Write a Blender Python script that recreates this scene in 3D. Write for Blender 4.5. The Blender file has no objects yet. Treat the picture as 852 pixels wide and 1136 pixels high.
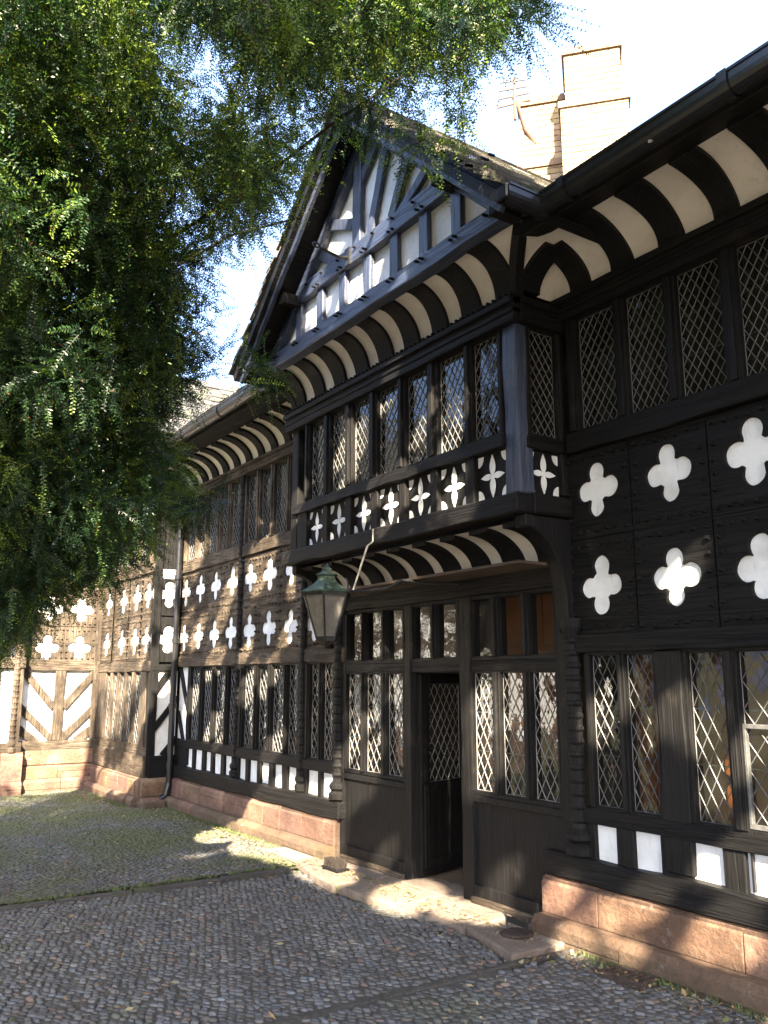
import bpy, bmesh, math, random
import numpy as np
from mathutils import Vector, Matrix
random.seed(11)
rng = np.random.default_rng(7)
scene = bpy.context.scene
C = scene.collection
R = math.radians
PI = math.pi

# ------------------------------------------------------------------ materials
def new_mat(name):
    m = bpy.data.materials.new(name); m.use_nodes = True
    nt = m.node_tree
    b = nt.nodes['Principled BSDF']
    return m, nt, b
def N(nt, t, **kw):
    n = nt.nodes.new(t)
    for k, v in kw.items():
        if k in n.inputs: n.inputs[k].default_value = v
        else: setattr(n, k, v)
    return n
def L(nt, a, b): nt.links.new(a, b)
def coords(nt, scale=(1, 1, 1)):
    g = N(nt, 'ShaderNodeNewGeometry')
    m = N(nt, 'ShaderNodeMapping'); m.inputs['Scale'].default_value = scale
    L(nt, g.outputs['Position'], m.inputs['Vector'])
    return m.outputs[0]
def noise(nt, vec, scale, detail=4, rough=.55, dist=0):
    n = N(nt, 'ShaderNodeTexNoise'); n.inputs['Scale'].default_value = scale
    n.inputs['Detail'].default_value = detail; n.inputs['Roughness'].default_value = rough
    n.inputs['Distortion'].default_value = dist
    L(nt, vec, n.inputs['Vector']); return n.outputs['Fac']
def ramp(nt, fac, stops):
    r = N(nt, 'ShaderNodeValToRGB'); e = r.color_ramp.elements
    while len(e) < len(stops): e.new(.5)
    for el, (p, c) in zip(e, stops): el.position = p; el.color = (c[0], c[1], c[2], 1)
    L(nt, fac, r.inputs[0]); return r.outputs[0]
def mixc(nt, a, b, fac, mode='MIX'):
    m = N(nt, 'ShaderNodeMix', data_type='RGBA', blend_type=mode)
    for s, v in ((m.inputs[6], a), (m.inputs[7], b), (m.inputs[0], fac)):
        if isinstance(v, (int, float)): s.default_value = v
        elif isinstance(v, tuple): s.default_value = (*v, 1)
        else: L(nt, v, s)
    return m.outputs[2]
def bump(nt, b, h, strength=.3, dist=.01):
    n = N(nt, 'ShaderNodeBump'); n.inputs['Strength'].default_value = strength; n.inputs['Distance'].default_value = dist
    L(nt, h, n.inputs['Height']); L(nt, n.outputs[0], b.inputs['Normal'])
def math_(nt, op, a, b=None):
    m = N(nt, 'ShaderNodeMath', operation=op)
    for s, v in zip(m.inputs, (a, b)):
        if v is None: continue
        if isinstance(v, (int, float)): s.default_value = v
        else: L(nt, v, s)
    return m.outputs[0]

def timber_mat(name, axis, dark=(.0035, .0035, .004), mid=(.008, .0078, .008), worn=(.05, .042, .035), wear=.68, rough=.5, spec=.16):
    m, nt, b = new_mat(name)
    sc = {'x': (1.2, 22, 22), 'y': (22, 1.2, 22), 'z': (22, 22, 1.2)}[axis]
    v = coords(nt, sc)
    g = noise(nt, v, 1.6, 6, .65, .6)
    c = ramp(nt, g, [(.3, dark), (.55, mid), (.85, tuple(x * 1.5 for x in mid))])
    p = noise(nt, coords(nt), 2.3, 6, .7)
    p2 = noise(nt, v, 3.5, 3, .6)
    w = math_(nt, 'MULTIPLY', ramp(nt, p, [(wear - .08, (0, 0, 0)), (wear + .14, (1, 1, 1))]), ramp(nt, p2, [(.38, (0, 0, 0)), (.62, (1, 1, 1))]))
    col = mixc(nt, c, worn, w)
    L(nt, col, b.inputs['Base Color'])
    L(nt, math_(nt, 'ADD', math_(nt, 'MULTIPLY', g, .35), rough - .12), b.inputs['Roughness'])
    fine = noise(nt, coords(nt, tuple(s * 2.2 for s in sc)), 3, 4, .7)
    crk = ramp(nt, noise(nt, coords(nt, tuple(s * (.35 if s < 5 else .9) for s in sc)), 1.3, 3, .5, .3), [(.47, (1, 1, 1)), (.495, (0, 0, 0)), (.505, (0, 0, 0)), (.53, (1, 1, 1))])
    h = math_(nt, 'ADD', math_(nt, 'ADD', g, math_(nt, 'MULTIPLY', fine, .5)), math_(nt, 'MULTIPLY', crk, .8))
    b.inputs['Specular IOR Level'].default_value = spec
    bump(nt, b, h, .55, .012)
    return m
M = {}
for ax in 'xyz':
    M['timber_' + ax] = timber_mat('black_timber_' + ax, ax)
    M['old_' + ax] = timber_mat('sunlit_worn_timber_' + ax, ax, (.014, .011, .0095), (.04, .031, .023), (.15, .12, .09), .48, .6)  # brown base paints in the sun's grazing sheen, along with real wear
    M['gable_' + ax] = timber_mat('gable_timber_' + ax, ax, (.012, .017, .034), (.03, .042, .08), (.1, .11, .14), .58, .36, .6)  # blue base colour paints the sky's sheen onto black timber

def plaster_mat(name, base, dirty, bumpy=.25):
    m, nt, b = new_mat(name)
    n1 = noise(nt, coords(nt), 3.2, 6, .65)
    n2 = noise(nt, coords(nt, (6, 6, 1.4)), 3, 4, .6)
    c = mixc(nt, base, dirty, ramp(nt, n1, [(.42, (0, 0, 0)), (.75, (.8, .8, .8))]))
    c = mixc(nt, c, tuple(x * .7 for x in dirty), ramp(nt, n2, [(.58, (0, 0, 0)), (.85, (.7, .7, .7))]))
    L(nt, c, b.inputs['Base Color']); b.inputs['Roughness'].default_value = .8
    bump(nt, b, noise(nt, coords(nt), 14, 6, .7), bumpy, .012)
    return m
M['plaster'] = plaster_mat('white_limewash', (.76, .77, .77), (.5, .49, .45))
M['cove_plaster'] = plaster_mat('cream_cove_plaster', (.62, .58, .52), (.44, .4, .34))
M['white_paint'] = plaster_mat('quatrefoil_white', (.8, .82, .83), (.5, .5, .48), .35)

def stone_mat(name, a, b_, c_, moss=0.0, rough=.85, sc=1.0):
    m, nt, b = new_mat(name)
    n1 = noise(nt, coords(nt), 2.1 * sc, 8, .7)
    col = ramp(nt, n1, [(.28, a), (.52, b_), (.75, c_)])
    t = N(nt, 'ShaderNodeVertexColor'); t.layer_name = 'tint'
    col = mixc(nt, col, t.outputs[0], 1.0, 'MULTIPLY')
    spots = noise(nt, coords(nt), 26 * sc, 5, .75)
    col = mixc(nt, col, tuple(x * .45 for x in a), ramp(nt, spots, [(.52, (0, 0, 0)), (.72, (.75, .75, .75))]))
    lich = noise(nt, coords(nt), 7.5 * sc, 6, .7)
    col = mixc(nt, col, (.42, .4, .35), ramp(nt, lich, [(.62, (0, 0, 0)), (.75, (.5, .5, .5))]))
    if moss:
        mm = noise(nt, coords(nt), 3.0, 6, .7)
        col = mixc(nt, col, (.055, .075, .02), ramp(nt, mm, [(.62 - moss * .25, (0, 0, 0)), (.78 - moss * .2, (.85, .85, .85))]))
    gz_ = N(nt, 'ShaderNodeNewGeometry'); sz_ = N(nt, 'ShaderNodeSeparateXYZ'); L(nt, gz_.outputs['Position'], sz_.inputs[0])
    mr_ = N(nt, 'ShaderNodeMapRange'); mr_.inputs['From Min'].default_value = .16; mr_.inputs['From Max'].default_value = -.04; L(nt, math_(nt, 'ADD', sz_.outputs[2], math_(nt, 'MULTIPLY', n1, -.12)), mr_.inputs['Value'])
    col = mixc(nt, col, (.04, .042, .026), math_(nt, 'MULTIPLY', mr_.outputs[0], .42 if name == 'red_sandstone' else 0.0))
    L(nt, col, b.inputs['Base Color']); b.inputs['Roughness'].default_value = rough
    h = math_(nt, 'ADD', noise(nt, coords(nt), 9 * sc, 8, .75), math_(nt, 'MULTIPLY', spots, .8))
    bump(nt, b, h, .9, .03)
    return m
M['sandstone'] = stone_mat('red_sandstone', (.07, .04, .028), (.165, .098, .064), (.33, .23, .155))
M['flag'] = stone_mat('worn_flagstone', (.12, .1, .085), (.21, .175, .145), (.32, .27, .22), .1)
M['slate'] = stone_mat('stone_roof_slate', (.07, .065, .055), (.15, .14, .12), (.25, .23, .19), .35)
M['pale_slate'] = stone_mat('pale_roof_slate', (.035, .036, .036), (.06, .06, .06), (.09, .09, .088), .3)
M['grit'] = stone_mat('gutter_gritstone', (.03, .028, .025), (.055, .05, .045), (.09, .085, .075), .35)

def cobble_mat():
    m, nt, b = new_mat('cobblestones')
    t = N(nt, 'ShaderNodeVertexColor'); t.layer_name = 'tint'
    n1 = noise(nt, coords(nt), 30, 4, .7)
    col = mixc(nt, t.outputs[0], (.35, .3, .25), ramp(nt, noise(nt, coords(nt), 4, 5, .7), [(.4, (0, 0, 0)), (.75, (.8, .8, .8))]), 'MULTIPLY')
    big = noise(nt, coords(nt), 1.1, 5, .65)
    sep = N(nt, 'ShaderNodeSeparateXYZ'); g = N(nt, 'ShaderNodeNewGeometry'); L(nt, g.outputs['Position'], sep.inputs[0])
    # more moss on the far (west) half
    west = N(nt, 'ShaderNodeMapRange'); west.inputs['From Min'].default_value = -6.6; west.inputs['From Max'].default_value = -9.5
    west.inputs['To Min'].default_value = .0; west.inputs['To Max'].default_value = .22
    L(nt, sep.outputs[0], west.inputs['Value'])
    f = ramp(nt, math_(nt, 'ADD', math_(nt, 'ADD', big, west.outputs[0]), math_(nt, 'MULTIPLY', n1, .12)), [(.63, (0, 0, 0)), (.85, (.9, .9, .9))])
    col = mixc(nt, col, (.07, .08, .03), f)
    L(nt, col, b.inputs['Base Color']); b.inputs['Roughness'].default_value = .72; b.inputs['Specular IOR Level'].default_value = .25
    bump(nt, b, noise(nt, coords(nt), 60, 4, .7), .3, .004)
    return m
M['cobble'] = cobble_mat()
def soil_mat():
    m, nt, b = new_mat('moss_and_grit')
    n1 = noise(nt, coords(nt), 5, 8, .7)
    sep = N(nt, 'ShaderNodeSeparateXYZ'); g = N(nt, 'ShaderNodeNewGeometry'); L(nt, g.outputs['Position'], sep.inputs[0])
    west = N(nt, 'ShaderNodeMapRange'); west.inputs['From Min'].default_value = -6.0; west.inputs['From Max'].default_value = -8.8
    west.inputs['To Min'].default_value = -.05; west.inputs['To Max'].default_value = .22
    L(nt, sep.outputs[0], west.inputs['Value'])
    c = ramp(nt, math_(nt, 'ADD', n1, west.outputs[0]), [(.3, (.055, .05, .042)), (.5, (.085, .075, .06)), (.68, (.055, .06, .022)), (.85, (.09, .1, .03))])
    L(nt, c, b.inputs['Base Color']); b.inputs['Roughness'].default_value = .95
    bump(nt, b, noise(nt, coords(nt), 40, 6, .8), .8, .02)
    return m
M['soil'] = soil_mat()

def simple(name, col, rough=.6, metal=0, bs=0, scale=20, vary=.0, spec=None):
    m, nt, b = new_mat(name)
    b.inputs['Base Color'].default_value = (*col, 1); b.inputs['Roughness'].default_value = rough
    b.inputs['Metallic'].default_value = metal
    n = noise(nt, coords(nt), scale, 5, .65)
    if vary:
        c = ramp(nt, n, [(.3, tuple(x * (1 - vary) for x in col)), (.7, tuple(min(1, x * (1 + vary)) for x in col))])
        L(nt, c, b.inputs['Base Color'])
    if bs: bump(nt, b, n, bs, .01)
    return m
M['lead'] = simple('lead_came', (.11, .11, .108), .5, .25, .2, 30, .3)
M['lead_white'] = simple('painted_came', (.17, .165, .155), .55, 0, .2, 30, .3)
M['iron'] = simple('black_iron', (.018, .018, .019), .4, .3, .4, 25, .3)
M['rust_iron'] = simple('rusty_iron', (.05, .035, .028), .7, .3, .5, 25, .5)
M['gutter'] = simple('cast_iron_gutter', (.012, .012, .014), .3, .1, .2, 12, .3)
M['verdigris'] = simple('verdigris_copper', (.035, .06, .045), .6, .2, .4, 22, .6)
M['lantern_glass'] = simple('frosted_lantern_glass', (.13, .125, .115), .35, 0, .1, 9, .4)
M['strap'] = simple('pale_strap', (.42, .4, .36), .5, .2, .2, 20, .3)
M['room'] = simple('dark_room_lining', (.05, .034, .022), .8, 0, .2, 3, .6)
M['oak'] = simple('warm_oak_panel', (.3, .085, .016), .45, 0, .3, 4, .45)
M['bark'] = simple('yew_bark', (.02, .014, .011), .9, 0, .9, 18, .5)
M['bristle'] = simple('boot_brush_bristle', (.012, .008, .006), .95, 0, .6, 60, .5)
M['aerial'] = simple('aerial_metal', (.12, .06, .035), .5, .4, .2, 20, .3)

def brick_mat():
    m, nt, b = new_mat('pale_chimney_stone')
    t = N(nt, 'ShaderNodeVertexColor'); t.layer_name = 'tint'
    n1 = noise(nt, coords(nt), 6, 6, .7)
    c = ramp(nt, n1, [(.3, (.24, .17, .10)), (.7, (.34, .27, .19))])
    c = mixc(nt, c, t.outputs[0], 1.0, 'MULTIPLY')
    L(nt, c, b.inputs['Base Color']); b.inputs['Roughness'].default_value = .9
    bump(nt, b, n1, .4, .02)
    return m
M['chimney'] = brick_mat()

def glass_mat(name, tint, spec=.16):
    m, nt, b = new_mat(name)
    nt.nodes.remove(b)
    out = nt.nodes['Material Output']
    tr = N(nt, 'ShaderNodeBsdfTransparent'); tr.inputs[0].default_value = (*tint, 1)
    gl = N(nt, 'ShaderNodeBsdfGlossy'); gl.inputs['Roughness'].default_value = .03; gl.inputs[0].default_value = (.9, .95, 1, 1)
    bp = N(nt, 'ShaderNodeBump'); bp.inputs['Strength'].default_value = .25; bp.inputs['Distance'].default_value = .012
    L(nt, noise(nt, coords(nt), 7, 3, .5), bp.inputs['Height']); L(nt, bp.outputs[0], gl.inputs['Normal'])
    lw = N(nt, 'ShaderNodeLayerWeight'); lw.inputs[0].default_value = .5
    f = math_(nt, 'ADD', math_(nt, 'MULTIPLY', math_(nt, 'POWER', lw.outputs['Facing'], 4.0), .9), .05)
    df = N(nt, 'ShaderNodeBsdfDiffuse'); df.inputs[0].default_value = (.12, .12, .11, 1)
    dirt = math_(nt, 'MULTIPLY', noise(nt, coords(nt), 5, 5, .7), .1)
    m1 = N(nt, 'ShaderNodeMixShader'); m2 = N(nt, 'ShaderNodeMixShader')
    L(nt, dirt, m1.inputs[0]); L(nt, tr.outputs[0], m1.inputs[1]); L(nt, df.outputs[0], m1.inputs[2])
    L(nt, f, m2.inputs[0]); L(nt, m1.outputs[0], m2.inputs[1]); L(nt, gl.outputs[0], m2.inputs[2])
    L(nt, m2.outputs[0], out.inputs['Surface'])
    return m
M['glass'] = glass_mat('old_window_glass', (.55, .58, .55))

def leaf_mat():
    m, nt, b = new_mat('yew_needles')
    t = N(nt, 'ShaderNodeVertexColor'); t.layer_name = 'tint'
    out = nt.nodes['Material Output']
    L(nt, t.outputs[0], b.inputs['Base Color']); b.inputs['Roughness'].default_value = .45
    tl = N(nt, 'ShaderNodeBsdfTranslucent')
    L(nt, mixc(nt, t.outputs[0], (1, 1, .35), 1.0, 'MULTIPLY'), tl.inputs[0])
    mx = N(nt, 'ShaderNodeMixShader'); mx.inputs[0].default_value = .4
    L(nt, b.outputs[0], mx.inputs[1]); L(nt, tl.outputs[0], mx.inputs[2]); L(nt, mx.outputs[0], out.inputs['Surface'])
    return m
M['leaf'] = leaf_mat()

def litter_mat():
    m, nt, b = new_mat('leaf_litter'); t = N(nt, 'ShaderNodeVertexColor'); t.layer_name = 'tint'
    L(nt, t.outputs[0], b.inputs['Base Color']); b.inputs['Roughness'].default_value = .85
    return m
M['litter'] = litter_mat()
# ------------------------------------------------------------------ mesh builder
class Fr:
    """a wall plane: u along it, v up, n outward"""
    def __init__(s, O, u, n): s.O = Vector(O); s.u = Vector(u).normalized(); s.n = Vector(n).normalized(); s.v = s.n.cross(s.u) if abs((s.n.cross(s.u)).z) > .99 else Vector((0, 0, 1)); s.v = Vector((0, 0, 1))
    def P(s, u, v, n=0): return s.O + s.u * u + s.v * v + s.n * n
class MB:
    def __init__(s): s.v = []; s.f = []; s.t = []
    def add(s, verts, faces, tint=(1, 1, 1)):
        b = len(s.v); s.v += [tuple(p) for p in verts]
        s.f += [tuple(b + i for i in f) for f in faces]; s.t += [tint] * len(faces)
    def box(s, x0, x1, y0, y1, z0, z1, tint=(1, 1, 1), j=0):
        r = (lambda: random.uniform(-j, j)) if j else (lambda: 0)
        vs = [(x + r(), y + r(), z + r()) for x in (x0, x1) for y in (y0, y1) for z in (z0, z1)]
        s.add(vs, [(0, 1, 3, 2), (4, 6, 7, 5), (0, 4, 5, 1), (2, 3, 7, 6), (0, 2, 6, 4), (1, 5, 7, 3)], tint)
    def fbox(s, fr, u0, u1, v0, v1, n0, n1, tint=(1, 1, 1), j=0):
        r = (lambda: random.uniform(-j, j)) if j else (lambda: 0)
        vs = [fr.P(u + r(), v + r(), n + r()) for u in (u0, u1) for v in (v0, v1) for n in (n0, n1)]
        s.add(vs, [(0, 1, 3, 2), (4, 6, 7, 5), (0, 4, 5, 1), (2, 3, 7, 6), (0, 2, 6, 4), (1, 5, 7, 3)], tint)
    def beam(s, p0, p1, w, d, up=(0, 0, 1), j=.006, seg=.28, tint=(1, 1, 1)):
        """square timber from p0 to p1; w across (side axis), d along `up`; slightly uneven"""
        p0 = Vector(p0); p1 = Vector(p1); ax = (p1 - p0); ln = ax.length; ax.normalize()
        up = Vector(up); up = (up - ax * up.dot(ax)).normalized(); sd = ax.cross(up)
        n = max(1, int(ln / seg)); b = len(s.v); fs = []
        for i in range(n + 1):
            c = p0 + ax * ln * i / n
            if 0 < i < n: c = c + sd * random.uniform(-j, j) + up * random.uniform(-j, j) * .6
            ww = w / 2 + random.uniform(-j, j); dd = d / 2
            for a, e in ((-1, -1), (1, -1), (1, 1), (-1, 1)):
                s.v.append(tuple(c + sd * ww * a + up * dd * e))
        for i in range(n):
            o = b + i * 4
            for k in range(4): fs.append((o + k, o + (k + 1) % 4, o + 4 + (k + 1) % 4, o + 4 + k))
        fs.append((b, b + 3, b + 2, b + 1)); o = b + n * 4; fs.append((o, o + 1, o + 2, o + 3))
        s.f += fs; s.t += [tint] * len(fs)
    def tube(s, pts, r, n=8, cap=True, tint=(1, 1, 1)):
        pts = [Vector(p) for p in pts]; rr = r if isinstance(r, (list, tuple)) else [r] * len(pts)
        b = len(s.v); fs = []; prev = None
        for i, p in enumerate(pts):
            t = (pts[min(i + 1, len(pts) - 1)] - pts[max(i - 1, 0)]).normalized()
            if prev is None: a = t.orthogonal().normalized()
            else: a = (prev - t * prev.dot(t)).normalized()
            prev = a; c = t.cross(a)
            for k in range(n):
                q = 2 * PI * k / n; s.v.append(tuple(p + (a * math.cos(q) + c * math.sin(q)) * rr[i]))
        for i in range(len(pts) - 1):
            for k in range(n):
                fs.append((b + i * n + k, b + i * n + (k + 1) % n, b + (i + 1) * n + (k + 1) % n, b + (i + 1) * n + k))
        if cap: fs.append(tuple(b + k for k in range(n))[::-1]); fs.append(tuple(b + (len(pts) - 1) * n + k for k in range(n)))
        s.f += fs; s.t += [tint] * len(fs)
    def lathe(s, c, prof, n=12, a0=0, tint=(1, 1, 1)):
        c = Vector(c); b = len(s.v); fs = []
        for r, z in prof:
            for k in range(n):
                q = a0 + 2 * PI * k / n; s.v.append((c.x + r * math.cos(q), c.y + r * math.sin(q), c.z + z))
        for i in range(len(prof) - 1):
            for k in range(n): fs.append((b + i * n + k, b + i * n + (k + 1) % n, b + (i + 1) * n + (k + 1) % n, b + (i + 1) * n + k))
        fs.append(tuple(b + k for k in range(n))[::-1]); fs.append(tuple(b + (len(prof) - 1) * n + k for k in range(n)))
        s.f += fs; s.t += [tint] * len(fs)
    def prism(s, poly, off, tint=(1, 1, 1)):
        """poly: 3D points, off: extrusion vector"""
        n = len(poly); off = Vector(off); a = [Vector(p) for p in poly]
        vs = a + [p + off for p in a]
        s.add(vs, [tuple(range(n)), tuple(range(2 * n - 1, n - 1, -1))] + [(i, (i + 1) % n, n + (i + 1) % n, n + i) for i in range(n)], tint)
    def build(s, name, mat, parent=None, bevel=0, smooth=False, seg=1):
        me = bpy.data.meshes.new(name); me.from_pydata(s.v, [], s.f); 
        if bevel or not smooth:
            bm = bmesh.new(); bm.from_mesh(me); bmesh.ops.recalc_face_normals(bm, faces=bm.faces); bm.to_mesh(me); bm.free()
        a = me.color_attributes.new('tint', 'FLOAT_COLOR', 'CORNER')
        cnt = [len(p.vertices) for p in me.polygons]
        col = np.repeat(np.array([(*t, 1) for t in s.t], dtype=np.float32), cnt, axis=0)
        a.data.foreach_set('color', col.ravel())
        me.materials.append(M[mat] if isinstance(mat, str) else mat)
        if smooth: me.polygons.foreach_set('use_smooth', [True] * len(me.polygons))
        o = bpy.data.objects.new(name, me); C.objects.link(o)
        if parent is not None: o.parent = parent
        if bevel:
            md = o.modifiers.new('bevel', 'BEVEL'); md.width = bevel; md.segments = seg; md.limit_method = 'ANGLE'; md.angle_limit = R(40)
        return o
def thing(name, label, cat, group=None):
    o = bpy.data.objects.new(name, None); C.objects.link(o); o['label'] = label; o['category'] = cat
    if group: o['group'] = group
    return o
def tag(o, label, cat, group=None):
    o['label'] = label; o['category'] = cat
    if group: o['group'] = group
    return o
def np_mesh(name, verts, quads, tints, mat, parent=None, smooth=False):
    """verts (n,3), quads (m,4) or polys of equal size, tints (m,3)"""
    me = bpy.data.meshes.new(name); k = quads.shape[1]; m = len(quads)
    me.vertices.add(len(verts)); me.vertices.foreach_set('co', verts.astype(np.float32).ravel())
    me.loops.add(m * k); me.loops.foreach_set('vertex_index', quads.astype(np.int32).ravel())
    me.polygons.add(m); me.polygons.foreach_set('loop_start', np.arange(0, m * k, k, dtype=np.int32))
    me.update(calc_edges=True)
    a = me.color_attributes.new('tint', 'FLOAT_COLOR', 'CORNER')
    col = np.ones((m, k, 4), dtype=np.float32); col[:, :, :3] = tints[:, None, :]
    a.data.foreach_set('color', col.ravel())
    if smooth: me.polygons.foreach_set('use_smooth', np.ones(m, dtype=bool))
    me.materials.append(M[mat]); me.validate()
    o = bpy.data.objects.new(name, me); C.objects.link(o)
    if parent is not None: o.parent = parent
    return o
# ------------------------------------------------------------------ camera, sky, sun
cam = bpy.data.cameras.new('camera'); co = bpy.data.objects.new('camera', cam); C.objects.link(co)
co.location = (0, 0, 1.7); co.rotation_euler = (R(90 + 11.05), 0, R(56.08))
cam.sensor_fit = 'HORIZONTAL'; cam.sensor_width = 36; cam.lens = 36 * 950 / 852; cam.clip_end = 2000; cam.clip_start = .05
scene.camera = co
SUN_AZ, SUN_EL = R(-32), R(34)      # azimuth measured from +X towards +Y
SUN = Vector((math.cos(SUN_EL) * math.cos(SUN_AZ), math.cos(SUN_EL) * math.sin(SUN_AZ), math.sin(SUN_EL)))
w = bpy.data.worlds.new('World'); scene.world = w; w.use_nodes = True
nt = w.node_tree; bg = nt.nodes['Background']
sky = nt.nodes.new('ShaderNodeTexSky'); sky.sky_type = 'NISHITA'; sky.sun_disc = False
sky.sun_elevation = SUN_EL; sky.sun_rotation = math.atan2(SUN.x, SUN.y); sky.dust_density = 5.0; sky.air_density = 1.0; sky.ozone_density = 1.2
tn_ = nt.nodes.new('ShaderNodeMix'); tn_.data_type = 'RGBA'; tn_.blend_type = 'MULTIPLY'; tn_.inputs[0].default_value = 1; tn_.inputs[7].default_value = (.7, .75, .86, 1)
nt.links.new(sky.outputs[0], tn_.inputs[6]); hz_ = nt.nodes.new('ShaderNodeMix'); hz_.data_type = 'RGBA'; hz_.blend_type = 'ADD'; hz_.inputs[0].default_value = 1; hz_.inputs[7].default_value = (.78, 1.08, 1.72, 1)
nt.links.new(tn_.outputs[2], hz_.inputs[6]); nt.links.new(hz_.outputs[2], bg.inputs[0]); bg.inputs[1].default_value = .8
sl = bpy.data.lights.new('sun', 'SUN'); sl.energy = 54; sl.angle = R(.5); sl.color = (1, .84, .62)
so = bpy.data.objects.new('sun', sl); C.objects.link(so); so.rotation_euler = SUN.to_track_quat('Z', 'Y').to_euler(); so.location = (5, -5, 12)
scene.view_settings.view_transform = 'Standard'; scene.view_settings.look = 'None'; scene.view_settings.exposure = 0

# ------------------------------------------------------------------ ground
g = MB(); n = 60
def gz(x, y, z): return z - .003 + .012 * math.sin(x * 2.1) * math.cos(y * 1.7)
for (nm, x0, x1, y0, y1, z) in (('yard_bedding', -7.36, 1.0, .0, 4.36, -.012), ('mossy_yard_bedding', -14.3, -7.50, -.6, 4.36, .0)):
    q = MB(); q.add([(x0 + (x1 - x0) * i / n, y0 + (y1 - y0) * j / n, gz(x0 + (x1 - x0) * i / n, y0 + (y1 - y0) * j / n, z) - (.03 if (z < 0 and y0 + (y1 - y0) * j / n > 3.75 and x0 + (x1 - x0) * i / n < -4.2) or (z == 0 and y0 + (y1 - y0) * j / n > 3.75 and x0 + (x1 - x0) * i / n > -8.4) else 0)) for j in range(n + 1) for i in range(n + 1)],
        [(j * (n + 1) + i, j * (n + 1) + i + 1, (j + 1) * (n + 1) + i + 1, (j + 1) * (n + 1) + i) for j in range(n) for i in range(n)])
    o = q.build(nm, 'soil', smooth=True); o['kind'] = 'structure'
g.add([(-400, -400, -.06), (400, -400, -.06), (400, 400, -.06), (-400, 400, -.06)], [(0, 1, 2, 3)])
o = g.build('ground', 'soil'); o['kind'] = 'structure'
KX = -7.42    # the kerb across the yard
def cobbles(name, x0, x1, y0, y1, z, du=.062, dv=.047, ang=0.35, skip=None, step_tint=None):
    nu = int((x1 - x0) * 1.7 / du); nv = int((y1 - y0 + (x1 - x0)) * 1.6 / dv)
    ca, sa = math.cos(ang), math.sin(ang); cx, cy = (x0 + x1) / 2, (y0 + y1) / 2
    I, J = np.meshgrid(np.arange(-nu // 2, nu // 2), np.arange(-nv // 2, nv // 2)); I = I.ravel().astype(float); J = J.ravel().astype(float)
    U = (I + .5 * (J % 2)) * du + rng.normal(0, du * .13, len(I)); V = J * dv + rng.normal(0, dv * .12, len(I)) + .02 * np.sin(U * 2.3)
    X = cx + U * ca - V * sa; Y = cy + U * sa + V * ca
    k = (X > x0) & (X < x1) & (Y > y0) & (Y < y1)
    if skip is not None: k &= ~skip(X, Y)
    X, Y = X[k], Y[k]; n = len(X)
    a = du * rng.uniform(.42, .60, n); b = dv * rng.uniform(.42, .58, n); h = rng.uniform(.006, .013, n); q = ang + rng.normal(0, .25, n)
    m = 7; rings = [(1.0, -.9), (.9, .45), (.62, .9)]
    vs = []
    base = z - .004 + rng.normal(0, .003, n) + .012 * np.sin(X * 2.1) * np.cos(Y * 1.7)
    for r, zz in rings:
        for i in range(m):
            t = 2 * PI * i / m; jr = rng.uniform(.86, 1.1, n)
            lx = a * r * math.cos(t) * jr; ly = b * r * math.sin(t) * jr
            vs.append(np.stack([X + lx * np.cos(q) - ly * np.sin(q), Y + lx * np.sin(q) + ly * np.cos(q), base + h * zz], 1))
    vs.append(np.stack([X, Y, base + h], 1))
    V3 = np.stack(vs, 1); P = V3.shape[1]
    fs = []
    for rr in range(2):
        for i in range(m): fs.append((rr * m + i, rr * m + (i + 1) % m, (rr + 1) * m + (i + 1) % m, (rr + 1) * m + i))
    top = 2 * m
    for i in range(m): fs.append((top + i, top + (i + 1) % m, P - 1, P - 1))
    F = np.array([f for f in fs if f[2] != f[3]]); T = np.array([f[:3] for f in fs if f[2] == f[3]])
    T4 = np.concatenate([T, T[:, 2:3]], 1)
    off = (np.arange(n) * P)[:, None, None]
    g_ = rng.uniform(.085, .125, n) * rng.choice([1, 1, 1, 1.25, .85], n)
    warm = rng.normal(0, .08, n)
    warm = warm * .6; tint = np.stack([g_ * (1.0 + warm), g_ * 1.0, g_ * (1.02 - warm * 1.1)], 1)
    red = rng.random(n) < .05; tint[red] *= np.array([1.3, 1.0, .85])
    # polygons: quads then triangles, in one mesh
    me = bpy.data.meshes.new(name)
    Q = (F[None] + off).reshape(-1, 4); TT = (T[None] + off).reshape(-1, 3)
    me.vertices.add(n * P); me.vertices.foreach_set('co', V3.reshape(-1, 3).astype(np.float32).ravel())
    me.loops.add(len(Q) * 4 + len(TT) * 3); me.loops.foreach_set('vertex_index', np.concatenate([Q.ravel(), TT.ravel()]).astype(np.int32))
    me.polygons.add(len(Q) + len(TT))
    me.polygons.foreach_set('loop_start', np.concatenate([np.arange(len(Q)) * 4, len(Q) * 4 + np.arange(len(TT)) * 3]).astype(np.int32))
    me.update(calc_edges=True)
    at = me.color_attributes.new('tint', 'FLOAT_COLOR', 'POINT')
    col = np.ones((n, P, 4), dtype=np.float32); col[:, :, :3] = tint[:, None, :]
    at.data.foreach_set('color', col.ravel())
    me.polygons.foreach_set('use_smooth', np.ones(len(me.polygons), dtype=bool))
    me.materials.append(M['cobble'])
    o = bpy.data.objects.new(name, me); C.objects.link(o); o['kind'] = 'structure'
    return o
def flag_edge(X): return 3.93 + .10 * np.sin(X * 2.2) - .05 * (X + 6)
cobbles('cobbled_yard', KX + .1, 1.0, .2, 4.34, -.012, .060, .038, .5,
        lambda X, Y: ((X < -4.33) & (Y > flag_edge(X) - .03)) | (abs(X + 4.2 + .02 * Y) < .055))
cobbles('mossy_cobbled_yard', -14.35, KX - .12, -.5, 4.34, .0, .066, .044, .2,
        lambda X, Y: (X > -8.3) & (Y > flag_edge(X) + .06))
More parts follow.
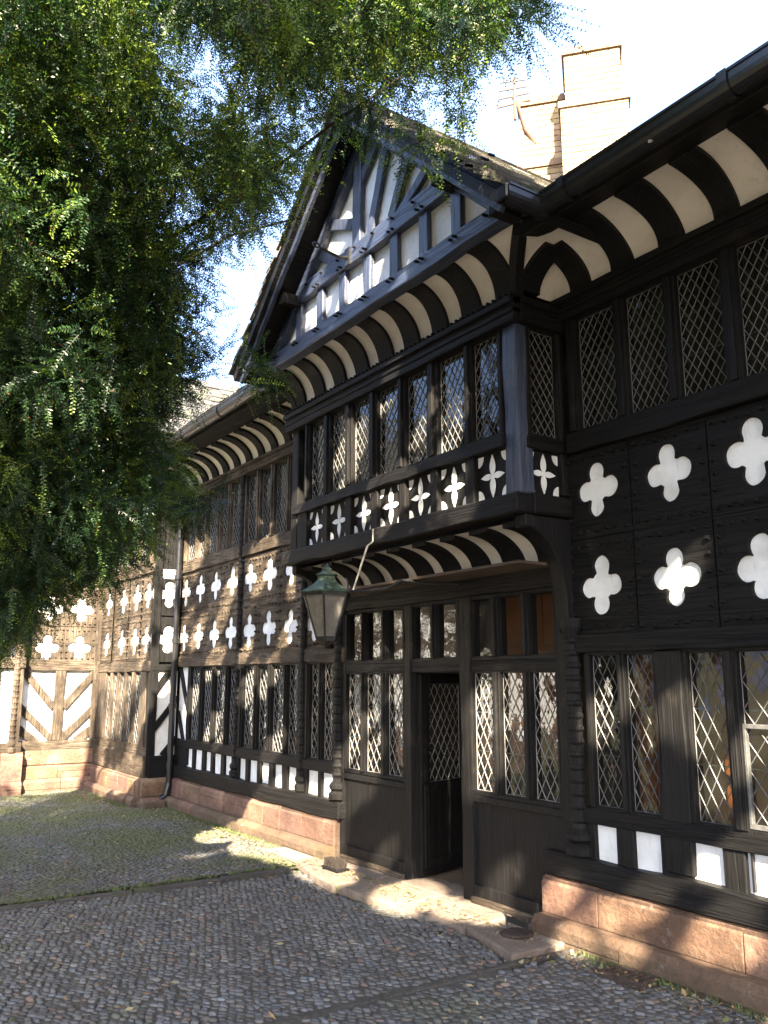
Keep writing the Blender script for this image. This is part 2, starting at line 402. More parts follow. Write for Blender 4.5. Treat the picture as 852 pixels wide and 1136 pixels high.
# kerb of long stones across the yard
def stones_row(name, p0, p1, w, z0, z1, ln, mat, label=None):
    b = MB(); p0 = Vector(p0); p1 = Vector(p1); d = p1 - p0; T = d.length; d.normalize(); sd = Vector((-d.y, d.x, 0)); t = 0
    while t < T:
        l = min(random.uniform(ln * .7, ln * 1.3), T - t)
        if T - t - l < ln * .3: l = T - t
        a = p0 + d * (t + .006); c = p0 + d * (t + l - .006); h = random.uniform(-.006, .006)
        tn = random.uniform(.75, 1.15)
        poly = [a - sd * w / 2, c - sd * w / 2, c + sd * w / 2, a + sd * w / 2]
        poly = [p + Vector((random.uniform(-.008, .008), random.uniform(-.008, .008), z0)) for p in poly]
        b.prism(poly, (0, 0, z1 - z0 + h), (tn, tn, tn)); t += l
    o = b.build(name, mat, None, .012, seg=2); o['kind'] = 'structure'; return o
stones_row('kerb', (KX, -3, 0), (KX + .12, 3.9, 0), .11, -.05, .016, .8, 'grit')
stones_row('drainage_channel', (-4.16, -2, 0), (-4.28, 4.3, 0), .05, -.05, -.004, .55, 'grit')
# threshold flagstones
b = MB(); x = -8.25
while x < -4.3:
    l = random.uniform(.55, .95); x2 = min(x + l, -4.3)
    if -4.3 - x2 < .3: x2 = -4.3
    ym = random.uniform(4.1, 4.25) if random.random() < .6 else None
    ya, yb = float(flag_edge(x)), float(flag_edge(x2)); ya += random.uniform(-.04, .04)
    for (q0, q1, q2, q3) in ([(ya, yb, 4.52, 4.52)] if ym is None else [(ya, yb, ym - .006, ym - .006), (ym + .006, ym + .006, 4.52, 4.52)]):
        tn = random.uniform(.8, 1.15)
        b.prism([(x + .007, q0, -.05), (x2 - .007, q1, -.05), (x2 - .007, q2, -.05), (x + .007, q3, -.05)], (random.uniform(-.004, .004), 0, .075 + random.uniform(-.006, .008)), (tn, tn * random.uniform(.93, 1), tn * random.uniform(.86, 1)))
    x = x2
o = b.build('flagstone_path', 'flag', None, .012, seg=2); o['kind'] = 'structure'

# ------------------------------------------------------------------ the hall
hall = thing('timber_framed_hall', 'black and white timber framed hall with jettied gable bay over the glazed entrance', 'building')
side = thing('side_range', 'sunlit half timbered range with chevron braces standing square to the hall at the far left', 'building')
XR = 2.2                      # the facade carries on past the right edge of the photo
F = Fr((0, 4.5, 0), (1, 0, 0), (0, -1, 0))      # main wall
FB = Fr((0, 4.05, 0), (1, 0, 0), (0, -1, 0))    # bay front
FS = Fr((-4.32, 4.5, 0), (0, -1, 0), (1, 0, 0)) # bay right cheek: u runs from the wall outwards
FBL = Fr((-7.72, 4.5, 0), (0, -1, 0), (-1, 0, 0))
FT = Fr((0, 4.08, 0), (1, 0, 0), (0, -1, 0))    # turret front
FTS = Fr((-11.9, 4.5, 0), (0, -1, 0), (1, 0, 0))
FW = Fr((-14.4, 0, 0), (0, 1, 0), (1, 0, 0))    # side range wall: u = world y

def fbeam(fr, u0, v0, u1, v1, w, n0, n1, mat, name, parent, bevel=.006, j=.006):
    b = MB(); b.beam(fr.P(u0, v0, (n0 + n1) / 2), fr.P(u1, v1, (n0 + n1) / 2), w, n1 - n0, up=fr.n, j=j)
    return b.build(name, mat, parent, bevel)

def clip(poly, u0, u1, v0, v1):
    for ax, lim, sg in ((0, u0, 1), (0, u1, -1), (1, v0, 1), (1, v1, -1)):
        out = []
        for i in range(len(poly)):
            a, c = poly[i], poly[(i + 1) % len(poly)]
            ia, ic = (a[ax] - lim) * sg >= -1e-9, (c[ax] - lim) * sg >= -1e-9
            if ia: out.append(a)
            if ia != ic:
                t = (lim - a[ax]) / (c[ax] - a[ax]); out.append((a[0] + t * (c[0] - a[0]), a[1] + t * (c[1] - a[1])))
        poly = out
        if len(poly) < 3: return []
    return poly
def light(fr, win, u0, u1, v0, v1, dw=.072, dh=.112, n=-.03, came='lead', leaded=True, cw=.0065):
    """one glazed light: small separate quarries of old glass, each a little out of true, and the lead between them"""
    g = MB(); l = MB(); W = u1 - u0; H = v1 - v0
    if leaded:
        k = max(2, round(W / dw)); dw = W / k; kk = max(2, round(H / dh)); dh = H / kk
        for i in range(-1, 2 * k + 2):
            for jx in range(-1, 2 * kk + 2):
                if (i + jx) % 2: continue
                cx, cy = u0 + i * dw / 2, v0 + jx * dh / 2
                p = clip([(cx - dw / 2, cy), (cx, cy - dh / 2), (cx + dw / 2, cy), (cx, cy + dh / 2)], u0, u1, v0, v1)
                if not p: continue
                ta, tb = random.gauss(0, .022), random.gauss(0, .022)
                pts = [fr.P(a, c, n + (a - cx) * ta + (c - cy) * tb) for a, c in p]
                g.add(pts, [tuple(range(len(pts)))])
        def strip(a, c):
            d = Vector((c[0] - a[0], c[1] - a[1])); 
            if d.length < .004: return
            q = Vector((-d.y, d.x)).normalized() * cw / 2
            P = fr.P
            l.add([P(a[0] - q.x, a[1] - q.y, n + .002), P(a[0], a[1], n + .007), P(a[0] + q.x, a[1] + q.y, n + .002),
                   P(c[0] - q.x, c[1] - q.y, n + .002), P(c[0], c[1], n + .007), P(c[0] + q.x, c[1] + q.y, n + .002)], [(0, 1, 4, 3), (1, 2, 5, 4)])
        for i in range(-2 * kk, 2 * k + 2 * kk + 2):
            for sg in (1, -1):
                # line (u-u0)/dw + sg (v-v0)/dh = i
                pts = []
                for v_ in (v0, v1):
                    u_ = u0 + (i - sg * (v_ - v0) / dh) * dw
                    pts.append((u_, v_))
                (ua, va), (ub, vb) = pts
                t0, t1 = 0, 1
                if abs(ub - ua) > 1e-9:
                    ta_, tb_ = (u0 - ua) / (ub - ua), (u1 - ua) / (ub - ua)
                    t0, t1 = max(0, min(ta_, tb_)), min(1, max(ta_, tb_))
                if t1 - t0 < .01: continue
                strip((ua + t0 * (ub - ua), va + t0 * (vb - va)), (ua + t1 * (ub - ua), va + t1 * (vb - va)))
        for a, c in (((u0, v0), (u1, v0)), ((u0, v1), (u1, v1)), ((u0, v0), (u0, v1)), ((u1, v0), (u1, v1))): strip(a, c)
        for vb_ in (v0 + H * .33, v0 + H * .66):   # saddle bars behind the glass
            l.add([fr.P(u0, vb_ - .004, n - .012), fr.P(u1, vb_ - .004, n - .012), fr.P(u1, vb_ + .004, n - .012), fr.P(u0, vb_ + .004, n - .012)], [(0, 1, 2, 3)])
    else:
        g.add([fr.P(u0, v0, n), fr.P(u1, v0, n + random.gauss(0, .003)), fr.P(u1, v1, n), fr.P(u0, v1, n)], [(0, 1, 2, 3)])
    g.build('pane', 'glass', win)
    if leaded: l.build('lead_lattice', came, win)

def window(fr, parent, lights, v0, v1, mat='timber_z', dw=.072, dh=.112, came='lead', mull_n=.02, leaded=True, u_lo=None, u_hi=None, sill=.05):
    """lights: list of (u0,u1). frame mesh = mullions, head, sill fillets"""
    fb = MB(); us = [lights[0][0] - .035 if u_lo is None else u_lo] + [x for l in lights for x in l] + [lights[-1][1] + .035 if u_hi is None else u_hi]
    lo, hi = us[0], us[-1]
    for a, c in zip(us[0::2], us[1::2]):
        if c - a < .004: continue
        m = (a + c) / 2
        fb.beam(fr.P(m, v0 - .004, -.03), fr.P(m, v1 + .004, -.03), abs(c - a), .1, up=fr.n, j=.0015)
        if .045 < abs(c - a) < .16: # moulded nose on the mullion
            fb.beam(fr.P(m, v0, mull_n), fr.P(m, v1, mull_n), abs(c - a) * .45, .035, up=fr.n, j=.001)
    fb.fbox(fr, lo, hi, v0 - .03, v0 + .006, -.08, .012); fb.fbox(fr, lo, hi, v1 - .006, v1 + .03, -.08, .008)
    win = fb.build('window', mat, parent, .004)
    for a, c in lights: light(fr, win, a, c, v0 + .006, v1 - .006, dw, dh, came=came, leaded=leaded)
    return win

def quat_r(t, jt=None):
    r = 0
    base = ((0, 0, .100), (.108, 0, .075), (-.108, 0, .075), (0, .124, .074), (0, -.124, .074))
    for k, (cx, cy, rr) in enumerate(base):
        if jt: cx += jt[k][0]; cy += jt[k][1]; rr += jt[k][2]
        dx, dy = math.cos(t), math.sin(t); b_ = cx * dx + cy * dy; disc = b_ * b_ - (cx * cx + cy * cy - rr * rr)
        if disc >= 0: r = max(r, b_ + math.sqrt(disc))
    return r
def quatrefoil_board(fr, parent, uc, vc, hw, hh0, hh1, mat, studs=True, half=None):
    """one thick board pierced by a quatrefoil, with the limewashed panel set back in the opening"""
    n = 72; b = MB(); p = MB(); hh = (hh0 + hh1) / 2; vm = vc + (hh1 - hh0) / 2
    ts = sorted(set([2 * PI * i / n for i in range(n)] + [math.atan2(y, x) % (2 * PI) for x in (-hw, hw) for y in (-hh0, hh1)]))
    jit = [random.uniform(.97, 1.03) for _ in range(9)]
    sc = random.uniform(.96, 1.04)
    inn, mid, out, rec = [], [], [], []; jt = [(0, 0, 0)] + [(random.uniform(-.009, .009), random.uniform(-.009, .009), random.uniform(-.006, .005)) for _ in range(4)]
    for t in ts:
        r = quat_r(t, jt) * sc * (1 + .015 * math.sin(3 * t + jit[0] * 40) + .008 * math.sin(11 * t + jit[1] * 90)); dx, dy = math.cos(t), math.sin(t)
        s_ = min(hw / abs(dx) if abs(dx) > 1e-6 else 9, (hh1 if dy > 0 else hh0) / abs(dy) if abs(dy) > 1e-6 else 9)
        out.append(fr.P(uc + dx * s_, vc + dy * s_, .0)); mid.append(fr.P(uc + dx * (r + .012), vc + dy * (r + .012), .0))
        inn.append(fr.P(uc + dx * r, vc + dy * r, -.005)); rec.append(fr.P(uc + dx * r, vc + dy * r, -.028))
    m = len(ts)
    b.add(out + mid + inn + rec, [(k * m + i, k * m + (i + 1) % m, (k + 1) * m + (i + 1) % m, (k + 1) * m + i) for k in range(3) for i in range(m)])
    # pegs and nails in rows along the edges of the board
    if studs:
        def stud(u, v):
            u += random.uniform(-.008, .008); v += random.uniform(-.008, .008); s = random.uniform(.012, .017); d = random.uniform(.018, .032)
            b.add([fr.P(u - s, v - s), fr.P(u + s, v - s), fr.P(u + s, v + s), fr.P(u - s, v + s), fr.P(u - s * .6, v - s * .6, d), fr.P(u + s * .6, v - s * .6, d), fr.P(u + s * .6, v + s * .6, d), fr.P(u - s * .6, v + s * .6, d)],
                  [(0, 1, 5, 4), (1, 2, 6, 5), (2, 3, 7, 6), (3, 0, 4, 7), (4, 5, 6, 7)])
        e = .05; u = uc - hw + .04
        while u < uc + hw: stud(u, vc - hh0 + e); stud(u, vc + hh1 - e); u += .085
        v = vc - hh0 + e + .1
        while v < vc + hh1 - e - .04:
            stud(uc - hw + e * .8, v); stud(uc + hw - e * .8, v); v += .1
    o = b.build('quatrefoil_board', mat, parent)
    q = [fr.P(uc + math.cos(t) * .24, vc + math.sin(t) * .26, -.024) for t in [2 * PI * i / 20 for i in range(20)]]
    p.add(q, [tuple(range(20))]); p.build('quatrefoil_panel', 'white_paint', o)

def cove(fr_y, x0, x1, z0, y_out, z1, rib_w, period, parent, plaster='cove_plaster', mat='timber_y', first=None, mitre=False):
    """coved plaster band from the beam (fr_y,z0) out to (y_out,z1) with curved ribs planted on it"""
    def pt(t, off=0.0):
        a = fr_y - y_out; h = z1 - z0; cy = y_out; ca, sa = math.cos(t), math.sin(t)
        nx, nz = -ca / a, -sa / h; L_ = math.hypot(nx, nz)
        return (cy + a * ca + off * nx / L_, z0 + h * sa + off * nz / L_)
    n = 14; b = MB(); ts = [PI / 2 * i / n for i in range(n + 1)]
    vs = []; fs = []
    for t in ts:
        y, z = pt(t); vs += [(x0 + (fr_y - y if mitre else 0), y, z), (x1, y, z)]
    for i in range(n): fs.append((2 * i, 2 * i + 1, 2 * i + 3, 2 * i + 2))
    b.add(vs, fs); b.build('cove', plaster, parent, smooth=True)
    x = (x0 if first is None else first)
    while x < x1 + .01:
        r = MB(); w = rib_w * random.uniform(.92, 1.08); vs = []; d = .05
        for t in ts:
            y, z = pt(t, -.01); y2, z2 = pt(t, .03)
            wl = w / 2 * (1 + .08 * math.sin(t * 3 + x))
            vs += [(x - wl, y, z), (x + wl, y, z), (x + wl, y2, z2), (x - wl, y2, z2)]
        fs = []
        for i in range(n):
            o_ = i * 4
            for k in range(4): fs.append((o_ + k, o_ + (k + 1) % 4, o_ + 4 + (k + 1) % 4, o_ + 4 + k))
        fs += [(0, 1, 2, 3), (n * 4, n * 4 + 1, n * 4 + 2, n * 4 + 3)]
        r.add(vs, fs); r.build('cove_rib', mat, parent, .004); x += period

def pilaster(fr, parent, u, v0, v1, r=.06, foot=True, mat='timber_z'):
    """half column planted on the face with turned beads down both edges"""
    b = MB(); n = 10; z = v0
    prof = []
    if foot: prof = [(r * 1.55, 0), (r * 1.6, .05), (r * 1.15, .075), (r * 1.5, .10), (r * 1.5, .13), (r * .95, .17)]
    else: prof = [(r, 0)]
    H = v1 - v0; zz = .2
    while zz < H - .1:
        prof += [(r * .88, zz), (r * 1.03, zz + .018), (r * 1.03, zz + .03), (r * .88, zz + .048)]; zz += .085
    prof += [(r * 1.25, H - .06), (r * 1.25, H)]
    c = fr.P(u, v0, .01); vs = []
    for rr, z_ in prof:
        for k in range(n + 1):
            q = PI * k / n - PI / 2
            vs.append(c + fr.u * math.sin(q) * rr + fr.n * math.cos(q) * rr * .95 + Vector((0, 0, z_)))
    fs = [(i * (n + 1) + k, i * (n + 1) + k + 1, (i + 1) * (n + 1) + k + 1, (i + 1) * (n + 1) + k) for i in range(len(prof) - 1) for k in range(n)]
    fs.append(tuple(range(n + 1)))
    fs.append(tuple((len(prof) - 1) * (n + 1) + k for k in range(n + 1)))
    b.add(vs, fs); return b.build('carved_pilaster', mat, parent)

def moulded(fr, parent, u0, u1, v0, v1, n0, mat, name='moulded_beam', dentil=False):
    """heavy beam with stepped mouldings"""
    b = MB(); h = v1 - v0
    b.beam(fr.P(u0, (v0 + v1) / 2, n0 / 2 - .05), fr.P(u1, (v0 + v1) / 2, n0 / 2 - .05), h, n0 + .1, up=fr.n, j=.002)
    b.beam(fr.P(u0 - .0, v1 - h * .16, n0 / 2 + .008), fr.P(u1, v1 - h * .16, n0 / 2 + .008), h * .26, n0 + .05, up=fr.n, j=.002)
    b.beam(fr.P(u0, v0 + h * .42, n0 / 2), fr.P(u1, v0 + h * .42, n0 / 2), h * .16, n0 + .028, up=fr.n, j=.002)
    if dentil:
        u = u0 + .03
        while u < u1: b.fbox(fr, u, u + .028, v1 + .001, v1 + .028, n0 - .05, n0 + .03, j=.003); u += .062
    return b.build(name, mat, parent, .005)

# ---- plinth of dressed sandstone
def plinth(fr, parent, u0, u1, n_up=.09, n_lo=.19, ztop=.375, zmid=.135, seed=1, rough=.006, ln=.75, mat='sandstone'):
    rr = random.Random(seed); b = MB()
    for (za, zb, nn, l0) in ((-.08, zmid, n_lo, ln), (zmid + .004, ztop, n_up, ln * .8)):
        u = u0
        while u < u1 - .01:
            l = rr.uniform(l0 * .6, l0 * 1.3); e = min(u + l, u1)
            if u1 - e < .15: e = u1
            t = rr.uniform(.72, 1.2); tint = (t, t * rr.uniform(.85, 1.06), t * rr.uniform(.8, 1.08))
            rows = [(za, zb)]
            if zb - za > .2 and rr.random() < .3: q = rr.uniform(.4, .6); rows = [(za, za + (zb - za) * q - .003), (za + (zb - za) * q + .003, zb)]
            for ra, rb in rows:
                nj = nn + rr.uniform(-rough, rough)
                # chamfered top front edge
                ch = .045 if rb == zb else .004
                prof = [(-.05, ra), (nj, ra), (nj, rb - ch), (nj - ch * .9, rb), (-.05, rb)]
                b.prism([fr.P(u + .004, v, n) for n, v in prof], fr.u * (e - u - .008), tint)
            u = e
    b.fbox(fr, u0, u1, -.08, ztop - .012, -.06, n_up - .02, (.45, .42, .4))
    return b.build('plinth', mat, parent, .011, seg=2)
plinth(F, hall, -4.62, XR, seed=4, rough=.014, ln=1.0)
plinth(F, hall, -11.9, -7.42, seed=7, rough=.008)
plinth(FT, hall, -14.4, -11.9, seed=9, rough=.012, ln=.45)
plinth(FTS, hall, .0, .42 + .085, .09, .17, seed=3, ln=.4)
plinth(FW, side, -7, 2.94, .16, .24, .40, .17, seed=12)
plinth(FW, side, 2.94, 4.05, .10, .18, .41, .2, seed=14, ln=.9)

# ---- main wall, right-hand stretch
E_ = [0]
RU = [(-4.14, -3.79), (-3.69, -3.36), (-3.27, -2.94), (-2.83, -2.5), (-2.4, -2.07), (-1.97, -1.64), (-1.54, -1.21), (-1.11, -.78), (-.68, -.35), (-.25, .08), (.18, .51), (.61, .94), (1.04, 1.37), (1.47, 1.8)]
window(F, hall, RU, 3.46, 4.31, dw=.066, dh=.105, u_lo=-4.24, u_hi=XR)
moulded(F, hall, -4.3, XR, 4.31, 4.49, .08, 'timber_x')
fbeam(F, -4.25, 3.375, XR, 3.375, .15, -.08, .05, 'timber_x', 'sill_beam', hall)
for i in range(11):
    uc = -4.03 + i * .605
    lo = -4.26 if i == 0 else uc - .3025
    for vc in (2.33, 3.01):
        quatrefoil_board(F, hall, uc, vc, .2985, .33 if vc < 2.5 else .34, .335 if vc < 2.5 else .285, 'timber_x')
b = MB(); b.fbox(F, -4.4, XR, 1.98, 3.33, -.06, -.03); b.build('wall_boarding', 'timber_x', hall)
fbeam(F, -4.3, 1.94, XR, 1.94, .13, -.08, .045, 'timber_x', 'head_beam', hall)
# lower windows and the white panels beneath
lo_r = [(-4.155, -3.915), (-3.855, -3.625)]
window(F, hall, lo_r, .87, 1.865, dw=.085, dh=.15, u_lo=-4.2, u_hi=-3.6)
fbeam(F, -3.5, .56, -3.5, 1.875, .19, -.08, .03, 'timber_z', 'post', hall)
w_ = window(F, hall, [(-3.37, -3.12), (-3.03, -2.79), (-2.70, -2.46)], .87, 1.865, dw=.098, dh=.165, u_lo=-3.41, u_hi=-2.42, came='lead')
# opening casement in the middle light
b = MB()
for a in ((-3.03, -2.79, .88, .905), (-3.03, -2.79, 1.425, 1.45), (-3.03, -3.012, .905, 1.425), (-2.808, -2.79, .905, 1.425)): b.fbox(F, a[0], a[1], a[2], a[3], -.028, .004)
b.build('casement', 'lead', w_, .002)
for k in range(4):
    x0 = -2.27 + k * 1.2
    fbeam(F, x0 - .08, .56, x0 - .08, 1.875, .19, -.08, .03, 'timber_z', 'post', hall)
    if x0 + 1.0 < XR: window(F, hall, [(x0 + .06, x0 + .34), (x0 + .42, x0 + .7), (x0 + .78, x0 + 1.0)], .87, 1.865, dw=.095, dh=.16, u_lo=x0 + .02, u_hi=x0 + 1.04)
fbeam(F, -4.3, .81, XR, .81, .1, -.08, .035, 'timber_x', 'mid_rail', hall)
b = MB(); b.fbox(F, -4.3, XR, .52, .78, -.06, -.012); b.build('plaster_panel', 'plaster', hall)
for a, c in ((-4.25, -4.165), (-3.985, -3.85), (-3.645, -3.425), (-3.21, -3.065), (-2.86, -2.72), (-2.5, -2.3), (-2.08, -1.94), (-1.7, -1.55), (-1.3, -1.1), (-.85, -.7), (-.4, -.2), (.05, .2), (.5, .7), (1, 1.2), (1.6, 1.8)):
    fbeam(F, (a + c) / 2, .53, (a + c) / 2, .77, c - a, -.06, .02, 'timber_z', 'stud', hall)
b = MB(); b.fbox(F, -3.035, -3.022, .55, .78, -.01, .012); b.build('waste_pipe', 'gutter', hall)
fbeam(F, -4.6, .46, XR, .46, .165, -.08, .075, 'timber_x', 'sill_beam', hall, .012, .008)
pilaster(F, hall, -4.30, .55, 2.12, .065)

# ---- main wall, left-hand stretch
window(F, hall, [(-11.79, -11.45), (-11.36, -11.12), (-11.03, -10.69), (-10.60, -10.35), (-10.27, -9.98)], 3.37, 4.25, 'old_z', u_lo=-11.9, u_hi=-9.96)
window(F, hall, [(-9.80, -9.49), (-9.40, -9.10), (-9.02, -8.68), (-8.6, -8.28), (-8.2, -7.9)], 3.37, 4.25, 'old_z', u_lo=-9.84, u_hi=-7.8)
moulded(F, hall, -11.9, -7.7, 4.25, 4.38, .08, 'old_x')
fbeam(F, -11.9, 3.28, -7.7, 3.28, .15, -.08, .03, 'old_x', 'sill_beam', hall)
for i in range(8):
    uc = -10.74 + (i - 2) * .538
    for vc in (2.285, 2.93):
        quatrefoil_board(F, hall, uc, vc, .2655, .275 if vc < 2.5 else .32, .325 if vc < 2.5 else .27, 'old_x')
b = MB(); b.fbox(F, -11.9, -7.4, 2.0, 3.25, -.06, -.03); b.build('wall_boarding', 'old_x', hall)
fbeam(F, -11.9, 1.94, -7.36, 1.94, .135, -.08, .03, 'old_x', 'head_beam', hall)
window(F, hall, [(-11.42, -11.09), (-10.99, -10.68), (-10.59, -10.25), (-10.17, -9.95)], .9, 1.86, 'timber_z', u_lo=-11.46, u_hi=-9.93, dw=.085, dh=.14)
window(F, hall, [(-9.73, -9.42), (-9.33, -9.06), (-8.97, -8.65), (-8.59, -8.34)], .9, 1.86, 'timber_z', u_lo=-9.8, u_hi=-8.3, dw=.085, dh=.14)
window(F, hall, [(-8.08, -7.88), (-7.81, -7.59)], .9, 1.86, 'timber_z', u_lo=-8.14, u_hi=-7.56, dw=.085, dh=.14, came='lead_white')
for u in (-9.865, -8.22): fbeam(F, u, .56, u, 1.87, .13, -.08, .02, 'timber_z', 'post', hall)
pilaster(F, hall, -9.88, .56, 4.25, .05); pilaster(F, hall, -8.22, .56, 3.2, .05); pilaster(F, hall, -7.47, .56, 2.4, .065)
# braced panel in the corner
b = MB(); b.fbox(F, -11.9, -7.5, .5, .82, -.06, -.012); b.build('plaster_panel', 'plaster', hall); b = MB(); b.fbox(F, -11.9, -11.44, .84, 1.88, -.06, -.014); b.build('plaster_panel', 'plaster', hall)
fbeam(F, -11.49, .56, -11.49, 1.87, .08, -.06, .02, 'timber_z', 'post', hall)
fbeam(F, -11.86, 1.86, -11.52, 1.25, .075, -.06, .012, 'timber_z', 'brace', hall); fbeam(F, -11.88, 1.25, -11.53, .66, .075, -.06, .013, 'timber_z', 'brace', hall)
fbeam(F, -11.9, .835, -7.5, .835, .105, -.08, .03, 'timber_x', 'mid_rail', hall)
for a, c in ((-11.9, -11.5), (-11.26, -11.17), (-10.92, -10.82), (-10.63, -10.54), (-10.31, -10.2), (-9.99, -9.78), (-9.59, -9.5), (-9.28, -9.18), (-8.98, -8.86), (-8.66, -8.53), (-8.33, -8.1), (-7.87, -7.79)):
    fbeam(F, (a + c) / 2, .5, (a + c) / 2, .79, c - a, -.06, .02, 'timber_z', 'stud', hall)
fbeam(F, -11.9, .46, -7.36, .46, .165, -.08, .08, 'timber_x', 'sill_beam', hall, .012, .008)

# ---- entrance screen under the bay
for u, w_ in ((-7.47, .2), (-6.295, .1), (-5.49, .13)): fbeam(F, u, 0.0, u, 2.37, w_, -.1, .02, 'timber_z', 'post', hall)
fbeam(F, -4.4, 0.0, -4.4, 2.37, .12, -.1, .02, 'timber_z', 'post', hall)
fbeam(F, -7.56, 2.44, -4.3, 2.44, .16, -.1, .06, 'timber_x', 'lintel', hall)
fbeam(F, -7.37, 1.805, -4.45, 1.805, .09, -.09, .012, 'timber_x', 'transom', hall)
TL = [[(-7.33, -7.06), (-7.0, -6.71), (-6.64, -6.37)], [(-6.22, -5.95), (-5.88, -5.6)], [(-5.41, -5.16), (-5.08, -4.82), (-4.74, -4.48)]]
for l, (a, c) in zip(TL, ((-7.37, -6.345), (-6.245, -5.555), (-5.425, -4.46))):
    window(F, hall, l, 1.875, 2.335, 'timber_z', leaded=False, u_lo=a, u_hi=c)
window(F, hall, TL[0], .85, 1.755, 'timber_z', dw=.085, dh=.15, u_lo=-7.37, u_hi=-6.345, came='lead_white')
window(F, hall, TL[2], .845, 1.755, 'timber_z', dw=.085, dh=.15, u_lo=-5.425, u_hi=-4.46, came='lead_white')
for a, c, mt in ((-7.37, -6.345, 'timber_z'), (-5.425, -4.46, 'timber_z')):
    b = MB(); b.fbox(F, a, c, .14, .82, -.07, -.005)
    b.fbox(F, a, c, .05, .16, -.06, .025); b.fbox(F, a, c, .76, .815, -.06, .018)
    b.build('dado_panel', mt, hall, .006)
    fbeam(F, a, .045, c, .045, .05, -.06, .055, 'old_x', 'threshold_board', hall)
b = MB(); b.box(-6.25, -5.55, 4.36, 4.7, -.05, .045, (.9, .85, .8)); b.build('doorstep', 'flag', hall, .012)
# the open leaf
ang = R(90 + 14); hx, hy = -6.2, 4.56
dv = Vector((math.cos(ang), math.sin(ang), 0)); FD = Fr((hx, hy, 0), dv, (dv.y, -dv.x, 0))
b = MB(); b.fbox(FD, 0, .66, .06, .82, -.045, 0); b.fbox(FD, 0, .12, .82, 1.75, -.045, 0); b.fbox(FD, .56, .66, .82, 1.75, -.045, 0)
b.fbox(FD, .12, .56, 1.66, 1.75, -.045, 0); b.fbox(FD, .03, .63, .12, .2, 0, .012); b.fbox(FD, .03, .63, .74, .8, 0, .012); b.fbox(FD, .03, .1, .2, .74, 0, .012); b.fbox(FD, .56, .63, .2, .74, 0, .012)
door = b.build('door', 'timber_z', hall, .005)
light(FD, door, .12, .56, .82, 1.66, .085, .14, n=-.02)
b = MB(); b.tube([FD.P(.6, .95, .0), FD.P(.6, .95, .05)], .012); b.tube([FD.P(.54, .95, .05), FD.P(.63, .95, .05)], .012); b.build('handle', 'iron', door)

# ---- rooms behind the glass
b = MB()
b.box(-14.3, XR, 5.5, 5.55, -.05, 4.6); b.box(-14.3, -14.25, 4.2, 5.5, 0, 5); b.box(XR - .05, XR, 4.4, 7.5, -.05, 4.8)
b.box(-14.3, XR, 4.62, 5.5, 2.55, 2.6); b.box(-14.3, XR, 4.5, 5.5, 4.55, 4.6); b.box(-7.3, -4.4, 4.1, 4.6, 2.5, 2.52)
b.build('room_lining', 'room', hall)
b = MB(); b.box(-14.3, XR, 4.55, 5.5, -.02, .035, (.7, .6, .5)); b.build('room_floor', 'flag', hall)
b = MB()
for a, c, z0, z1, y in ((-4.1, -2.3, .3, 2.3, 4.78), (-5.5, -4.9, 1.3, 2.5, 4.95)):
    u = a
    while u < c: b.box(u, u + .21, y, y + .03, z0, z1, j=.003); u += .22
    b.box(a, c + .1, y - .02, y, (z0 + z1) / 2, (z0 + z1) / 2 + .07)
b.build('oak_panelling', 'oak', hall, .004)

# ---- jettied bay over the entrance
BL = [(-7.34, -7.05), (-6.93, -6.65), (-6.53, -6.24), (-6.11, -5.79), (-5.68, -5.37), (-5.23, -4.89), (-4.80, -4.5)]
window(FB, hall, BL, 3.45, 4.235, 'timber_z', dw=.072, dh=.115, u_lo=-7.42, u_hi=-4.47, mull_n=.025)
window(FS, hall, [(.06, .33)], 3.42, 4.235, 'timber_z', dw=.066, dh=.105, u_lo=.02, u_hi=.36)
moulded(FB, hall, -7.78, -4.26, 4.24, 4.42, .07, 'timber_x', 'bay_cornice', dentil=True)
moulded(FS, hall, -.0, .45, 4.24, 4.42, .07, 'timber_y', 'bay_cornice')
fbeam(FB, -7.66, 3.39, -4.44, 3.39, .1, -.06, .045, 'timber_x', 'bay_rail', hall)
fbeam(FS, 0, 3.36, .38, 3.36, .1, -.06, .035, 'timber_y', 'bay_rail', hall)
fbeam(FB, -7.8, 2.905, -4.28, 2.905, .145, -.1, .07, 'timber_x', 'bay_sill', hall, .01, .006)
fbeam(FS, 0, 2.905, .38, 2.905, .145, -.1, .07, 'timber_y', 'bay_sill', hall, .01, .006)
b = MB(); b.beam((-4.385, 4.115, 2.975), (-4.385, 4.115, 4.25), .15, .15, up=(0, 1, 0), j=.008); b.build('corner_post', 'gable_z', hall, .02, seg=2)
b = MB(); b.beam((-7.66, 4.11, 2.975), (-7.66, 4.11, 4.25), .14, .14, up=(0, 1, 0), j=.005); b.build('corner_post', 'timber_z', hall, .01)
b = MB(); b.box(-7.72, -7.66, 4.12, 4.5, 2.84, 4.3); b.build('bay_cheek', 'timber_z', hall)
fbeam(FS, .02, 3.0, .02, 4.25, .06, -.06, .03, 'timber_z', 'post', hall)
b = MB(); b.fbox(FB, -7.6, -4.45, 2.97, 3.35, -.06, -.02); b.fbox(FS, .0, .38, 2.97, 3.32, -.06, -.02); b.build('panel_board', 'timber_z', hall)
bx = [-7.66, -7.015, -6.59, -6.155, -5.73, -5.29, -4.85]
for u in (-7.47, -7.015, -6.59, -6.155, -5.73, -5.29, -4.845): fbeam(FB, u, 2.975, u, 3.345, .1 if u > -7.4 else .2, -.05, .02, 'timber_z', 'stud', hall)
